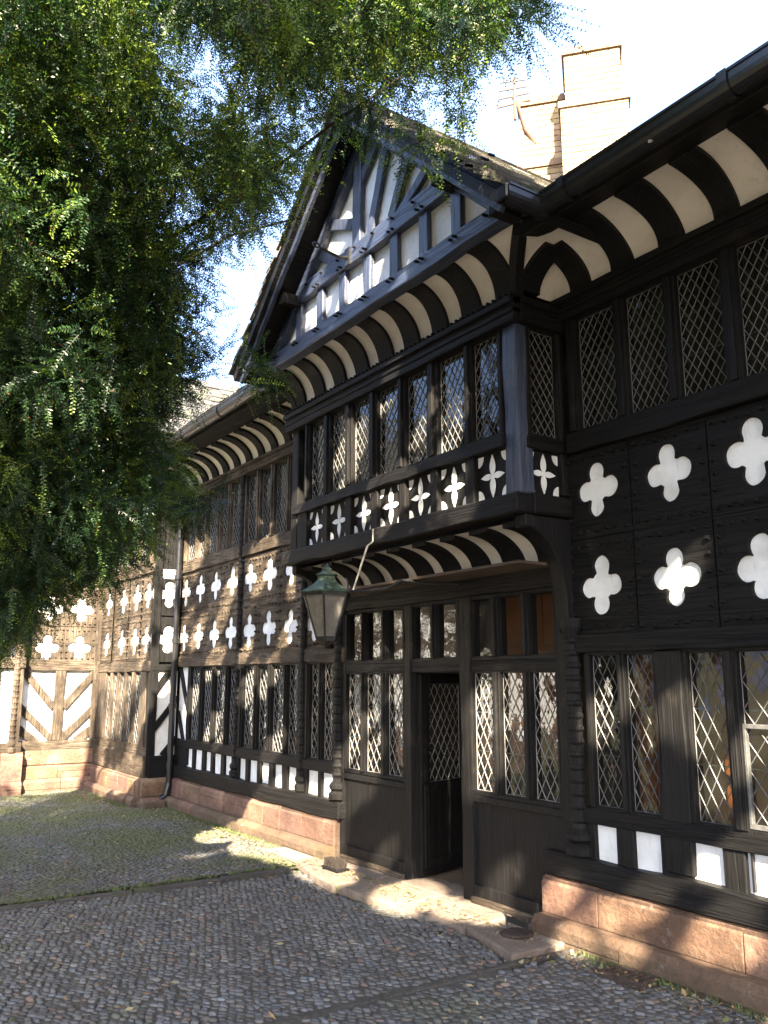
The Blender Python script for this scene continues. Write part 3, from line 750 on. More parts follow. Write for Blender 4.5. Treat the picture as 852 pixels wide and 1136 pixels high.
def flower(fr, uc, vc, hw, hh):
    b = MB(); n = 10; s = min(hw, hh) * .92
    for k in range(4):
        a = k * PI / 2; d = Vector((math.cos(a), math.sin(a))); q = Vector((-d.y, d.x)); ln = s * (1.12 if k % 2 else .9)
        A = [(0, 0)] + [(t, .30 * math.sin(PI * t ** .8) * .62) for t in [i / n for i in range(1, n)]] + [(1, 0)]
        pts = [d * ln * t + q * ln * h for t, h in A] + [d * ln * t - q * ln * h for t, h in A[-2:0:-1]]
        b.prism([fr.P(uc + p.x, vc + p.y, -.019) for p in pts], fr.n * (.004 + .001 * (k % 2)))
    for sx in (-1, 1):
        for sy in (-1, 1):
            r = s * .46; pts = [(0, 0)] + [(math.cos(t) * r * .9, math.sin(t) * r * 1.15) for t in [PI / 2 * i / 8 for i in range(9)]]
            b.prism([fr.P(uc + sx * (hw - x), vc + sy * (hh - y), -.019) for x, y in pts], fr.n * .004)
    b.build('flower_panel', 'white_paint', hall)
for uc in (-7.22, -6.80, -6.37, -5.94, -5.51, -5.07, -4.62): flower(FB, uc, 3.16, .145 if uc < -7 else .158, .165)
flower(FS, .2, 3.15, .145, .15)
# coving under the bay and its corner bracket
cove(4.5, -7.7, -4.4, 2.53, 4.12, 2.80, .2, .376, hall, first=-7.5)
def bracket(x, w):
    pts = [(4.5, 2.83), (4.06, 2.83), (4.06, 2.74)]
    for i in range(1, 11):
        t = PI / 2 * i / 10; pts.append((4.06 + .36 * math.sin(t) ** 1.0 * (1), 2.74 - .5 * (1 - math.cos(t))))
    pts += [(4.44, 2.05), (4.5, 2.0)]
    b = MB(); b.prism([(x, y, z) for y, z in pts], (w, 0, 0)); b.build('bracket', 'timber_z', hall, .01)
bracket(-4.4, .12); bracket(-7.72, .1)

# ---- coving above the bay windows, the gable and its framing
GY = 3.70
cove(4.05, -7.6, -4.36, 4.43, 3.74, 4.80, .2, .392, hall, first=-7.52)
def corner_cove(x_edge, x_out, sx):   # cheek coving, facing +X (or -X)
    b = MB(); n = 14; vs = []
    for i in range(n + 1):
        t = PI / 2 * i / n; d = .43 * (1 - math.cos(t))
        x = x_edge + sx * d if sx > 0 else x_out + (x_edge - x_out) * math.cos(t); z = 4.49 + .28 * math.sin(t)
        yf = 3.74 + (4.05 - 3.74) * math.cos(t)
        vs += [(x, 4.45 - d, z), (x, yf, z)]
    b.add(vs, [(2 * i, 2 * i + 1, 2 * i + 3, 2 * i + 2) for i in range(n)]); b.build('cove', 'cove_plaster', hall, smooth=True)
    # front triangle filling between the straight cove and the corner
    b = MB(); vs = []
    for i in range(n + 1):
        t = PI / 2 * i / n; y = 3.74 + .31 * math.cos(t); z = 4.43 + .37 * math.sin(t)
        vs += [(x_edge + (.04 * -sx), y, z), (x_out + (x_edge - x_out) * math.cos(t), y, z)]
    b.add(vs, [(2 * i, 2 * i + 1, 2 * i + 3, 2 * i + 2) for i in range(n)]); b.build('cove', 'cove_plaster', hall, smooth=True)
    b = MB(); pts = []
    for i in range(n + 1):
        t = PI / 2 * i / n
        pts.append((x_out + (x_edge - x_out) * math.cos(t), 3.74 + .31 * math.cos(t), 4.43 + .37 * math.sin(t)))
    b.tube(pts, .055, 4); b.build('corner_rib', 'timber_z', hall)
corner_cove(-4.30, -3.87, 1); corner_cove(-7.64, -7.95, -1)
FG = Fr((0, GY, 0), (1, 0, 0), (0, -1, 0)); GC = -5.72; AP = 6.55; GB = 4.80; HWD = 1.9
sl_ = (AP - 4.95) / 1.75
b = MB(); b.prism([(GC - 1.82, GY + .02, GB), (GC + 1.82, GY + .02, GB), (GC + 1.82, GY + .02, GB + .12), (GC, GY + .02, AP + .02), (GC - 1.82, GY + .02, GB + .12)], (0, .1, 0)); b.build('gable_wall', 'white_paint', hall)
fbeam(FG, GC - 1.9, GB + .045, GC + 1.9, GB + .045, .15, -.06, .06, 'gable_x', 'bressumer', hall, .008)
fbeam(FG, GC - 1.55, 5.36, GC + 1.42, 5.36, .17, -.02, .06, 'gable_x', 'tie_beam', hall, .008)
for i in range(9):
    u = GC - 1.62 + i * .405
    top = min(5.3, AP - abs(u - GC) * .93)
    if top > 4.95: fbeam(FG, u, 4.9, u, top - .01, .12, -.01, .035, 'gable_z', 'stud', hall)
u_mid = GC - .2
fbeam(FG, GC - .16, 5.44, GC - .16, 6.4, .12, -.01, .045, 'gable_z', 'king_post', hall)
for (a, z0, c, z1, w_) in ((GC + .02, 5.44, GC + .28, 6.2, .11), (GC + .36, 5.46, GC + .62, 5.95, .11), (GC + .74, 5.50, GC + 1.02, 5.66, .1) if False else (GC + .42, 5.42, GC + .98, 5.72, .09),
                           (GC - .24, 5.68, GC - .86, 5.94, .1), (GC - .22, 5.5, GC - .5, 6.1, .0), (GC - .5, 5.42, GC - 1.02, 5.78, .12), (GC - 1.02, 5.42, GC - 1.3, 5.56, .1), (GC - .16, 6.0, GC + .14, 6.3, .09)):
    if w_ > .01: fbeam(FG, a, z0, c, z1, w_, -.01, .03 + .001 * w_ * 100 * .3, 'gable_z', 'brace', hall)
for sx, (p0, p1) in ((1, ((GC + 1.72, 4.93), (GC + .04, 6.5))), (-1, ((GC - 1.72, 4.93), (GC - .04, 6.5)))):
    fbeam(FG, p0[0], p0[1], p1[0], p1[1], .19, -.01, .07, 'gable_x', 'principal_rafter', hall, .008)
    # barge board out under the verge
    fr2 = Fr((0, GY - .27, 0), (1, 0, 0), (0, -1, 0))
    fbeam(fr2, GC + sx * 2.02, 4.70, GC, 6.56, .15, -.02, .02, 'gable_x', 'bargeboard', hall, .004)
# pegs on the tie and bressumer, purlin ends
pegs = []
for i in range(9):
    u = GC - 1.62 + i * .405
    for du in (-.03, .03):
        for z in (5.31, 4.87): pegs.append([FG.P(u + du, z, .03), FG.P(u + du, z - .006, .09 + random.uniform(-.01, .015))])
for i in range(10):
    t = i / 9; pegs.append([FG.P(GC - 1.3 + 2.6 * t, 5.40, .03), FG.P(GC - 1.3 + 2.6 * t, 5.40, .085)])
for pg in pegs: b = MB(); b.tube(pg, .011, 6); b.build('oak_peg', 'timber_y', hall)
for u, z in ((GC + 1.22, 5.3), (GC - 1.22, 5.3), (GC - 1.82, 4.8), (GC + 1.85, 4.76)):
    b = MB(); b.box(u - .05, u + .05, 3.47, GY - .02, z - .05, z + .05, j=.006); b.build('purlin_end', 'timber_x', hall, .008)
b = MB(); b.tube([FG.P(GC - .26, 5.36, .05), FG.P(GC - .26, 5.33, .14), FG.P(GC - .28, 5.38, .34)], [.02, .014, .012], 8)
ring = [FG.P(GC - .285 + .028 * math.cos(t), 5.395 + .01 * math.sin(t), .37 + .028 * math.sin(t)) for t in [2 * PI * i / 12 for i in range(13)]]
b.tube(ring, .008, 6, cap=False); b.box(GC - .30, GC - .22, GY - .075, GY - .055, 5.28, 5.44); b.build('iron_hook', 'iron', hall)

# ---- roofs of split stone slates
def slate_roof(name, parent, O, u, s, n, LU, LS, course=.16, wid=.24, thick=.014, mat='slate', keep=None, j=1.0, seed=1):
    """O eave corner, u along eave, s up the slope, n outward normal"""
    rr = random.Random(seed); O, u, s, n = map(Vector, (O, u, s, n)); u.normalize(); s.normalize(); n.normalize(); b = MB()
    k = 0; v = 0
    while v < LS:
        x = -rr.uniform(0, wid); c = course * (1 - .25 * v / LS)
        while x < LU:
            w = wid * rr.uniform(.6, 1.35); x0, x1 = max(x, 0), min(x + w, LU)
            if x1 - x0 > .03 and (keep is None or keep(O + u * (x0 + x1) / 2 + s * (v + c / 2))):
                dn = rr.uniform(0, .012) * j; ds = rr.uniform(-.018, .012) * j; t = rr.uniform(.6, 1.25)
                th = thick * rr.uniform(.7, 1.6)
                P = lambda a, bb, h: O + u * a + s * bb + n * h
                y0, y1 = v + ds, v + c * 1.6
                vs = [P(x0 + .003, y0, .028 + dn), P(x1 - .003, y0 + rr.uniform(-.01, .01) * j, .028 + dn), P(x1 - .003, y1, .004), P(x0 + .003, y1, .004)]
                vs2 = [q + n * th for q in vs]
                b.add(vs + vs2, [(0, 1, 5, 4), (1, 2, 6, 5), (3, 0, 4, 7), (4, 5, 6, 7), (0, 3, 2, 1)], (t, t * rr.uniform(.94, 1.03), t * rr.uniform(.85, 1.02)))
            x += w
        v += c; k += 1
    P = lambda a, bb, h: O + u * a + s * bb + n * h
    return b.build(name, mat, parent)
def deck(parent, poly, off, mat='timber_y', name='roof_deck'):
    b = MB(); b.prism(poly, off); return b.build(name, mat, parent)
PT = R(39.5); ct, st = math.cos(PT), math.sin(PT)
EY, EZ = 3.74, 4.80; RY = 6.25; RZ = EZ + (RY - EY) * math.tan(PT)
SLN = (RY - EY) / ct
keep_r = lambda p: not (p.x < GC + 2.05 and p.y < 5.9 and (AP - (abs(p.x - GC)) * .94) > p.z - .02)
for (x0, x1, sd) in ((-3.9, XR, 21), (-14.5, -7.5, 22)):
    slate_roof('roof', hall, (x0, EY, EZ), (1, 0, 0), (0, ct, st), (0, -st, ct), x1 - x0, SLN, seed=sd, keep=keep_r)
slate_roof('roof', hall, (-8, EY + 1.0 * ct, EZ + 1.0 * st), (1, 0, 0), (0, ct, st), (0, -st, ct), 4.3, SLN - 1.0, seed=25, keep=keep_r)
deck(hall, [(-14.5, EY + .03, EZ - .02), (-14.5, RY, RZ - .02), (-14.5, 9.0, RZ - 2.3), (-14.5, 9, RZ - 2.36), (-14.5, RY, RZ - .09), (-14.5, EY + .1, EZ - .09)], (6.8, 0, 0))
deck(hall, [(-4.0, EY + .03, EZ - .02), (-4.0, RY, RZ - .02), (-4.0, 9.0, RZ - 2.3), (-4.0, 9, RZ - 2.36), (-4.0, RY, RZ - .09), (-4.0, EY + .1, EZ - .09)], (XR + 4.0, 0, 0))
deck(hall, [(-8.0, EY + 1.2, EZ - .02 + 1.2 * math.tan(PT)), (-8, RY, RZ - .02), (-8, 9.0, RZ - 2.3), (-8, 9, RZ - 2.36), (-8, RY, RZ - .09), (-8, EY + 1.2, EZ - .09 + 1.2 * math.tan(PT))], (4.2, 0, 0))
b = MB(); b.tube([(-14.5, RY, RZ + .02), (XR, RY, RZ + .02)], .09, 8); b.build('ridge', 'slate', hall)
# gable roof
GP = math.atan((AP + .1 - 4.78) / 2.0); gc, gs = math.cos(GP), math.sin(GP); gl = 2.05 / gc
for sx in (1, -1):
    slate_roof('roof', hall, (GC + sx * 2.05, 3.33, 4.74), (0, 1, 0), (-sx * gc, 0, gs), (sx * gs, 0, gc), 2.6, gl, course=.13, wid=.2, thick=.02, seed=30 + sx, j=1.6)
    deck(hall, [(GC + sx * 2.04, 3.36, 4.73), (GC, 3.36, AP + .05), (GC, 3.36, AP - .03), (GC + sx * 2.0, 3.36, 4.67)], (0, 2.7, 0))
b = MB(); b.tube([(GC, 3.34, AP + .1), (GC, 5.9, AP + .1)], .07, 8); b.build('ridge', 'slate', hall)
b = MB(); b.box(XR - .04, XR, 4.5, 9, -.05, 4.8); b.box(-14.5, XR, 8.96, 9, -.05, 4.9); b.prism([(XR - .04, 4.4, 4.8), (XR - .04, 9, 4.8), (XR - .04, RY, RZ - .1)], (.04, 0, 0)); b.build('end_wall', 'plaster', hall)

# ---- eaves coving, soffits and gutters
cove(4.45, -4.3, XR, 4.49, 4.02, 4.77, .19, .409, hall, first=-3.635, mitre=True)
for nm, fx in (('x', True), ('y', False)):      # the two short ribs that meet in a pointed arch over the inner corner
    r_ = MB(); vs = []; n = 12; tm = math.acos(1 - (.28 + .01) / .43)
    for i in range(n + 1):
        t = tm * i / n; d = .43 * (1 - math.cos(t)); z = 4.49 + .28 * math.sin(t)
        for k, e in ((-.09, -.005), (.09, -.005), (.09, .04), (-.09, .04)):
            k = k if abs(k) < 1 else 0
            if fx: vs.append((-4.02 + k, 4.45 - d - e * math.cos(t) , z - e * math.sin(t)))
            else: vs.append((-4.30 + d + e * math.cos(t), 4.17 + k, z - e * math.sin(t)))
    r_.add(vs, [(i * 4 + k, i * 4 + (k + 1) % 4, i * 4 + 4 + (k + 1) % 4, i * 4 + 4 + k) for i in range(n) for k in range(4)] + [(0, 1, 2, 3), (n * 4, n * 4 + 1, n * 4 + 2, n * 4 + 3)])
    r_.build('cove_rib', 'timber_y', hall, .004)
cove(4.47, -11.9, -7.85, 4.38, 4.10, 4.68, .17, .355, hall, first=-11.8)
b = MB()
b.prism([(-4.0, 4.04, 4.768), (-4.0, 3.76, 4.70), (-4.0, 3.76, 4.78), (-4.0, 4.6, 5.4), (-4.0, 4.5, 4.9)], (XR + 4, 0, 0))
b.build('soffit', 'timber_x', hall)
b = MB(); b.prism([(-14.2, 4.11, 4.678), (-14.2, 3.80, 4.66), (-14.2, 3.80, 4.78), (-14.2, 4.6, 5.4), (-14.2, 4.5, 4.8)], (6.4, 0, 0)); b.build('soffit', 'timber_x', hall)
b = MB(); b.box(-7.9, -3.75, 3.74, 4.6, 4.805, 4.84); b.build('soffit', 'timber_x', hall)
def gutter(p0, p1, parent, out, r=.062):
    p0 = Vector(p0); p1 = Vector(p1); d = (p1 - p0).normalized(); out = Vector(out)
    prof = [(-r, r * .9), (-r, 0)] + [(-r * math.cos(t), -r * math.sin(t)) for t in [PI * i / 8 for i in range(1, 8)]] + [(r, 0), (r, r * .9), (r * 1.12, r * .95), (r * 1.12, r * .7), (r * .85, r * .6)]
    b = MB(); vs = []
    for p in (p0, p1):
        for a, z in prof: vs.append(p + out * a + Vector((0, 0, z)))
    m = len(prof); b.add(vs, [(i, i + 1, m + i + 1, m + i) for i in range(m - 1)])
    ln = (p1 - p0).length; t = .3
    while t < ln:   # joint collars
        c = p0 + d * t; cp = [(a * 1.16, z * 1.16) for a, z in prof[1:-3]]; vs = []
        for e in (-.03, .03):
            for a, z in cp: vs.append(c + d * e + out * a + Vector((0, 0, z)))
        mm = len(cp); b.add(vs, [(i, i + 1, mm + i + 1, mm + i) for i in range(mm - 1)]); t += 1.15
    g_ = b.build('gutter', 'gutter', parent, smooth=False)
    return g_
gutter((-3.72, 3.69, 4.72), (XR, 3.69, 4.72), hall, (0, -1, 0))
gutter((-13.8, 3.72, 4.72), (-7.8, 3.72, 4.72), hall, (0, -1, 0))
gutter((-3.66, 3.36, 4.70), (-3.66, 3.72, 4.70), hall, (1, 0, 0))
b = MB(); b.box(-3.72, -3.61, 3.35, 3.40, 4.66, 4.76); b.build('gutter_end', 'gutter', hall, .01)
b = MB(); b.tube([(-2.75, 3.64, 4.66), (-2.74, 3.72, 4.70), (-2.74, 3.95, 4.76)], .009, 6); b.tube([(-3.2 + 1.45, 3.64, 4.66), (-1.75, 3.72, 4.70), (-1.75, 3.95, 4.76)], .009, 6); b.build('gutter_strap', 'strap', hall)

# ---- the shallow turret in the corner
window(FT, hall, [(-13.95, -13.68), (-13.6, -13.33), (-13.25, -12.98), (-12.9, -12.63), (-12.55, -12.28)], .8, 1.8, 'old_z', u_lo=-14.4, u_hi=-12.02, dw=.09, dh=.14)
fbeam(FT, -14.4, 1.88, -11.9, 1.88, .14, -.08, .03, 'old_x', 'head_beam', hall)
for uc in (-14.01 - .1, -13.34, -12.70, -12.2):
    for vc in (2.26, 2.90): quatrefoil_board(FT, hall, uc, vc, .3 if uc < -12.4 else .245, .3 if vc < 2.5 else .31, .33 if vc < 2.5 else .36, 'old_x')
b = MB(); b.fbox(FT, -14.4, -11.92, 1.9, 4.7, -.08, -.03); b.build('wall_boarding', 'old_x', hall)
fbeam(FT, -14.4, 3.28, -11.9, 3.28, .14, -.08, .03, 'old_x', 'sill_beam', hall)
window(FT, hall, [(-14.2, -13.9), (-13.8, -13.5), (-13.4, -13.1), (-13.0, -12.7), (-12.6, -12.3)], 3.37, 4.3, 'old_z', u_lo=-14.3, u_hi=-12.1)
fbeam(FT, -14.4, 4.4, -11.9, 4.4, .18, -.08, .05, 'old_x', 'moulded_beam', hall)
fbeam(FT, -14.4, .52, -11.9, .52, .28, -.08, .045, 'old_x', 'sill_beam', hall)
b = MB(); b.fbox(FT, -14.4, -11.9, .66, .77, -.06, .01); b.build('apron_board', 'old_x', hall)
b = MB(); b.beam((-11.95, 4.13, .4), (-11.95, 4.13, 4.6), .12, .12, up=(0, 1, 0), j=.006); b.build('corner_post', 'timber_z', hall, .008)
b = MB(); b.fbox(FTS, 0.02, .38, .6, 1.86, -.06, -.02); b.build('plaster_panel', 'plaster', hall); b = MB(); b.fbox(FTS, 0.02, .38, 3.14, 3.25, -.06, -.012); b.build('plaster_panel', 'plaster', hall)
b = MB(); b.fbox(FTS, 0.02, .4, 1.86, 3.12, -.07, -.04); b.fbox(FTS, 0.02, .4, 3.25, 4.6, -.07, -.03); b.build('wall_boarding', 'timber_z', hall)
for vc in (2.26, 2.90): quatrefoil_board(FTS, hall, .2, vc, .19, .32 if vc < 2.5 else .31, .31 if vc < 2.5 else .22, 'timber_z', studs=False)
fbeam(FTS, .0, .52, .4, .52, .28, -.06, .03, 'timber_y', 'sill_beam', hall); fbeam(FTS, .0, 1.86, .4, 1.86, .09, -.05, .02, 'timber_y', 'head_beam', hall)
for (u0, v0, u1, v1) in ((.36, 1.5, .12, 1.84), (.37, .98, .0, 1.45), (.2, .66, .0, .9)):
    fbeam(FTS, u0, v0, u1, v1, .085, -.05, .006, 'timber_z', 'brace', hall)
# ---- side range, facing +X, lit by the sun
b = MB(); b.box(-14.55, -14.43, -7, 4.1, .4, 4.8); b.build('plaster_wall', 'plaster', side)
fbeam(FW, -7, .685, 4.08, .685, .15, -.06, .07, 'old_y', 'sill_beam', side, .01)
b = MB(); b.fbox(FW, -7, 4.08, .41, .62, -.06, .085); b.build('sill_course', 'sandstone', side)
fbeam(FW, -7, 1.92, 4.08, 1.92, .17, -.05, .03, 'old_y', 'head_beam', side, .008)
fbeam(FW, 4.03, .76, 4.03, 4.7, .1, -.06, .03, 'old_z', 'post', side)
fbeam(FW, 3.475, .76, 3.475, 1.84, .155, -.05, .028, 'old_z', 'post', side)
for sx in (-1, 1):
    for (du0, v0, du1, v1) in ((.07, .78, .62, 1.32), (.07, 1.26, .56, 1.84)):
        fbeam(FW, 3.475 + sx * du0, v0, 3.475 + sx * du1, v1, .11, -.05, .02, 'old_z', 'brace', side)
    fbeam(FW, 3.475 + sx * .3, .74, 3.475 + sx * .58, .95, .12, -.05, .015, 'old_z', 'brace', side)
for i in range(14):
    uc = 3.74 - i * .50
    for vc in (2.2, 2.82): quatrefoil_board(FW, side, uc, vc, .248, .19 + .02 if vc < 2.5 else .28, .33 if vc < 2.5 else .38, 'old_z')
b = MB(); b.fbox(FW, -7, 4.08, 1.99, 4.75, -.08, -.03); b.build('wall_boarding', 'old_z', side)
# the shallow bay at the photo's left edge
FWB = Fr((-14.22, 0, 0), (0, 1, 0), (1, 0, 0))
b = MB(); b.fbox(FWB, -1, 2.88, .4, 1.85, -.2, -.03); b.build('bay_wall', 'plaster', side)
for u in (2.83, 2.5, 1.9, 1.4): fbeam(FWB, u, .62, u, 3.2, .11, -.19, .02, 'old_z', 'post', side)
pilaster(FWB, side, 2.78, .62, 3.2, .05, mat='old_z')
fbeam(FWB, -1, .69, 2.92, .69, .14, -.15, .06, 'old_y', 'sill_beam', side)
plinth(FWB, side, -1, 2.95, .08, .14, .62, .2, seed=41)
fbeam(FWB, -1, 1.95, 2.9, 1.95, .16, -.15, .04, 'old_y', 'head_beam', side)
for i in range(5): quatrefoil_board(FWB, side, 2.4 - i * .5, 2.4, .248, .33, .33, 'old_z')
for k in range(9):
    u = 3.2 - k * .85
    window(FW, side, [(u - .25, u + .02), (u + .1, u + .37)], 3.37, 4.2, 'old_z')
fbeam(FW, -7, 4.4, 4.08, 4.4, .22, -.06, .06, 'old_y', 'moulded_beam', side)
fbeam(FW, -7, 3.28, 4.08, 3.28, .14, -.06, .04, 'old_y', 'sill_beam', side)
S45 = R(43); slate_roof('roof', side, (-13.95, -7, 4.74), (0, 1, 0), (-math.cos(S45), 0, math.sin(S45)), (math.sin(S45), 0, math.cos(S45)), 18, 5.2, course=.3, wid=.5, thick=.02, mat='pale_slate', seed=50, j=.8)
deck(side, [(-13.97, -7, 4.72), (-17.7, -7, 4.72 + 3.73 * math.tan(S45)), (-21.4, -7, 4.7), (-21.4, -7, 4.6), (-14.1, -7, 4.6)], (0, 18, 0))
gutter((-13.9, -7, 4.66), (-13.9, 3.7, 4.66), side, (1, 0, 0))
b = MB(); b.box(-20.6, -14.5, 4.15, 10.8, -.05, 4.6); b.box(-20.6, -14.5, -7, -6.9, -.05, 4.6); b.box(-20.6, -20.5, -7, 10.8, -.05, 4.6); b.build('outer_wall', 'plaster', side)

# ---- chimney stacks, set diagonally behind the roof
def chimney(cx, cy, z0, z1, w, zsh, wsh, top_band=True):
    b = MB(); a = R(-33.9 - 56.1 + 90 - 12)
    ux = Vector((math.cos(R(42)), math.sin(R(42)), 0)); uy = Vector((-ux.y, ux.x, 0)); c0 = Vector((cx, cy, 0)); rr = random.Random(int(cx * 10))
    def ring(h0, h1, ww, tn):
        P = [c0 + ux * sx * ww / 2 + uy * sy * ww / 2 + Vector((0, 0, h0)) for sx, sy in ((-1, -1), (1, -1), (1, 1), (-1, 1))]
        b.prism(P, (0, 0, h1 - h0), tn)
    z = z0; h = .085
    while z < z1 - h:
        ww = wsh if z < zsh else w
        # brick courses: mortar core plus bricks on each face
        ring(z, z + h, ww - .02, (.75, .78, .8))
        for k in range(4):
            d0, d1 = ((ux, uy), (uy, -ux), (-ux, -uy), (-uy, ux))[k]; t = -ww / 2 + (0 if int(z / h) % 2 else -.11)
            while t < ww / 2:
                e = min(t + .225, ww / 2); s_ = max(t, -ww / 2); q = rr.uniform(.72, 1.2)
                if e - s_ > .02:
                    P = [c0 + d1 * (s_ + .005) + d0 * (ww / 2 - .05), c0 + d1 * (e - .005) + d0 * (ww / 2 - .05), c0 + d1 * (e - .005) + d0 * (ww / 2 + .0), c0 + d1 * (s_ + .005) + d0 * (ww / 2)]
                    b.prism([p + Vector((0, 0, z + .006)) for p in P], (0, 0, h - .012), (q, q * rr.uniform(.85, 1), q * rr.uniform(.7, 1)))
                t += .225
        z += h
    ring(z, z + .07, w + .06, (.55, .45, .4)); ring(z + .07, z + .12, w + .0, (.6, .5, .45)); ring(zsh - .0, zsh + .09, wsh + .05, (.7, .6, .55))
    return b.build('chimney', 'chimney', hall)
chimney(-6.80, 7.9, 6.0, 9.72, .70, 8.85, .84)
chimney(-7.72, 7.9, 6.0, 9.5, .62, 8.5, .72)

# ---- rainwater pipe in the corner, a thing fixed to the wall
b = MB(); b.tube([(-11.80, 4.38, .22), (-11.80, 4.38, 4.6)], .042, 12)
for z in (.5, 1.3, 2.2, 3.1, 4.0): b.tube([(-11.80, 4.38, z), (-11.80, 4.38, z + .07)], .056, 12)
b.tube([(-11.80, 4.38, .3), (-11.80, 4.34, .14), (-11.79, 4.24, .08)], .05, 12)
tag(b.build('downpipe', 'gutter', smooth=False), 'black cast iron downpipe in the corner beside the braced turret', 'downpipe')
b = MB(); b.box(-12.0, -11.62, 3.98, 4.28, -.05, .09, (.7, .7, .7), .006); tag(b.build('stone_block', 'sandstone', bevel=.015, seg=2), 'low stone block on the cobbles under the foot of the downpipe', 'stone block')

# ---- hanging lantern
lan = thing('wall_lantern', 'green copper lantern with tapering frosted panes hung from the entrance lintel', 'lantern')
lc = Vector((-6.40, 3.71, 0)); a0 = R(22)
n6 = 6
b = MB(); b.lathe((lc.x, lc.y, 2.425), [(.225, 0), (.232, .012), (.2, .03), (.12, .085), (.085, .12), (.085, .15), (.10, .155), (.10, .165), (.06, .185), (.045, .20), (.05, .21), (.02, .235), (.004, .262)], n6, a0); b.build('cap', 'verdigris', lan, .004)
b = MB(); b.lathe((lc.x, lc.y, 2.035), [(.085, .01), (.205, .385)], n6, a0); b.build('glass', 'lantern_glass', lan)
b = MB()
for k in range(n6):
    q = a0 + 2 * PI * k / n6
    b.tube([(lc.x + .09 * math.cos(q), lc.y + .09 * math.sin(q), 2.04), (lc.x + .212 * math.cos(q), lc.y + .212 * math.sin(q), 2.425)], .009, 6)
b.lathe((lc.x, lc.y, 2.0), [(.03, -.02), (.06, 0), (.095, .02), (.095, .05), (.085, .06)], n6, a0); b.lathe((lc.x, lc.y, 2.40), [(.2, 0), (.222, .0), (.222, .026), (.2, .026)], n6, a0)
b.build('frame', 'iron', lan)
b = MB(); b.tube([(-5.5, 4.44, 2.47), (-5.6, 4.2, 2.47), (-5.75, 4.05, 2.50), (-5.86, 3.98, 2.44), (-6.02, 3.85, 2.42), (-6.2, 3.78, 2.43)], .014, 8)
b.tube([(-6.2, 3.80, 2.44), (-6.28, 3.85, 2.52), (-6.33, 3.86, 2.56)], .009, 6); b.build('bracket', 'iron', lan)
b = MB(); b.tube([(-6.08, 3.975, 2.97), (-6.08, 3.975, 2.86), (-6.1, 3.93, 2.82), (-6.17, 3.83, 2.43)], .009, 6); b.build('stay', 'strap', lan)

# ---- small things by the door
scr = thing('boot_scraper', 'small black iron boot scraper on the flagstone beside the right door jamb', 'boot scraper')
b = MB(); b.lathe((-4.6, 4.16, .03), [(.11, 0), (.115, .012), (.10, .02)], 14); b.build('base', 'rust_iron', scr)
b = MB(); b.box(-4.69, -4.51, 4.155, 4.163, .09, .13); b.tube([(-4.69, 4.16, .045), (-4.70, 4.16, .12), (-4.73, 4.16, .15)], .009, 6); b.tube([(-4.51, 4.16, .045), (-4.50, 4.16, .12), (-4.47, 4.16, .15)], .009, 6); b.build('blade', 'iron', scr)
br = thing('boot_brush', 'dark bristle boot brush lying on the flagstones left of the door', 'boot brush')
b = MB(); b.box(-7.12, -6.84, 4.10, 4.24, .03, .055); b.build('block', 'timber_x', br, .008)
b = MB()
for i in range(260):
    x, y = random.uniform(-7.1, -6.86), random.uniform(4.11, 4.23); b.tube([(x, y, .05), (x + random.uniform(-.02, .02), y + random.uniform(-.02, .02), .10 + random.uniform(0, .03))], .004, 3, cap=False)
b.build('bristles', 'bristle', br)
dr = MB()
for i in range(7): dr.box(-3.84 + i * .045, -3.84 + i * .045 + .025, 4.12, 4.26, -.03, .018)
dr.box(-3.87, -3.52, 4.10, 4.12, -.03, .022); dr.box(-3.87, -3.52, 4.26, 4.28, -.03, .022)
tag(dr.build('drain_grate', 'rust_iron', bevel=.003), 'rusty iron drain grate set in the cobbles against the right hand plinth', 'drain grate')
ae = thing('television_aerial', 'small television aerial on a bent mast fixed to the shorter chimney', 'aerial')
b = MB(); b.tube([(-7.60, 7.62, 8.9), (-7.66, 7.5, 9.1), (-7.74, 7.45, 9.5), (-7.80, 7.42, 9.66)], .026, 8); b.tube([(-7.78, 7.42, 9.3), (-7.78, 7.42, 9.95)], .022, 8); b.build('mast', 'aerial', ae)
b = MB()
for k, z in enumerate((9.55, 9.67, 9.79, 9.91)): b.tube([(-7.98 + .02 * k, 7.28, z), (-7.60 - .02 * k, 7.54, z)], .014, 6)
b.build('rods', 'aerial', ae)

# fallen needles and dead leaves blown against the wall foot, moss in the joints
nL = 5200
lx = rng.uniform(-14, -2.2, nL); edge = np.where(lx < -11.8, 3.86, 4.28); ly = edge - np.abs(rng.normal(0, .16, nL)) - .02
far = rng.random(nL) < .45; ly[far] = rng.uniform(.8, 4.1, far.sum())
door = (lx > -7.5) & (lx < -4.4); lz = np.where(door & (ly > 3.9), .04, .014) + rng.uniform(0, .006, nL)
an = rng.uniform(0, 2 * PI, nL); ll = rng.choice([.012, .016, .03], nL, p=[.6, .3, .1]); lw_ = ll * rng.uniform(.15, .5, nL)
ux_ = np.stack([np.cos(an), np.sin(an), rng.normal(0, .3, nL)], 1); vx_ = np.stack([-np.sin(an), np.cos(an), rng.normal(0, .3, nL)], 1); cc = np.stack([lx, ly, lz], 1)
lv = np.stack([cc - ux_ * ll[:, None], cc - vx_ * lw_[:, None], cc + ux_ * ll[:, None], cc + vx_ * lw_[:, None]], 1).reshape(-1, 3)
pal = np.array([[.16, .09, .04], [.25, .17, .08], [.07, .05, .03], [.1, .11, .03], [.32, .26, .14]])
o = np_mesh('leaf_litter', lv, np.arange(nL * 4).reshape(-1, 4), pal[rng.integers(0, 5, nL)], 'litter'); tag(o, 'dead needles and small brown leaves scattered over the cobbles and along the wall foot', 'leaf litter'); o['kind'] = 'stuff'
nT = 900
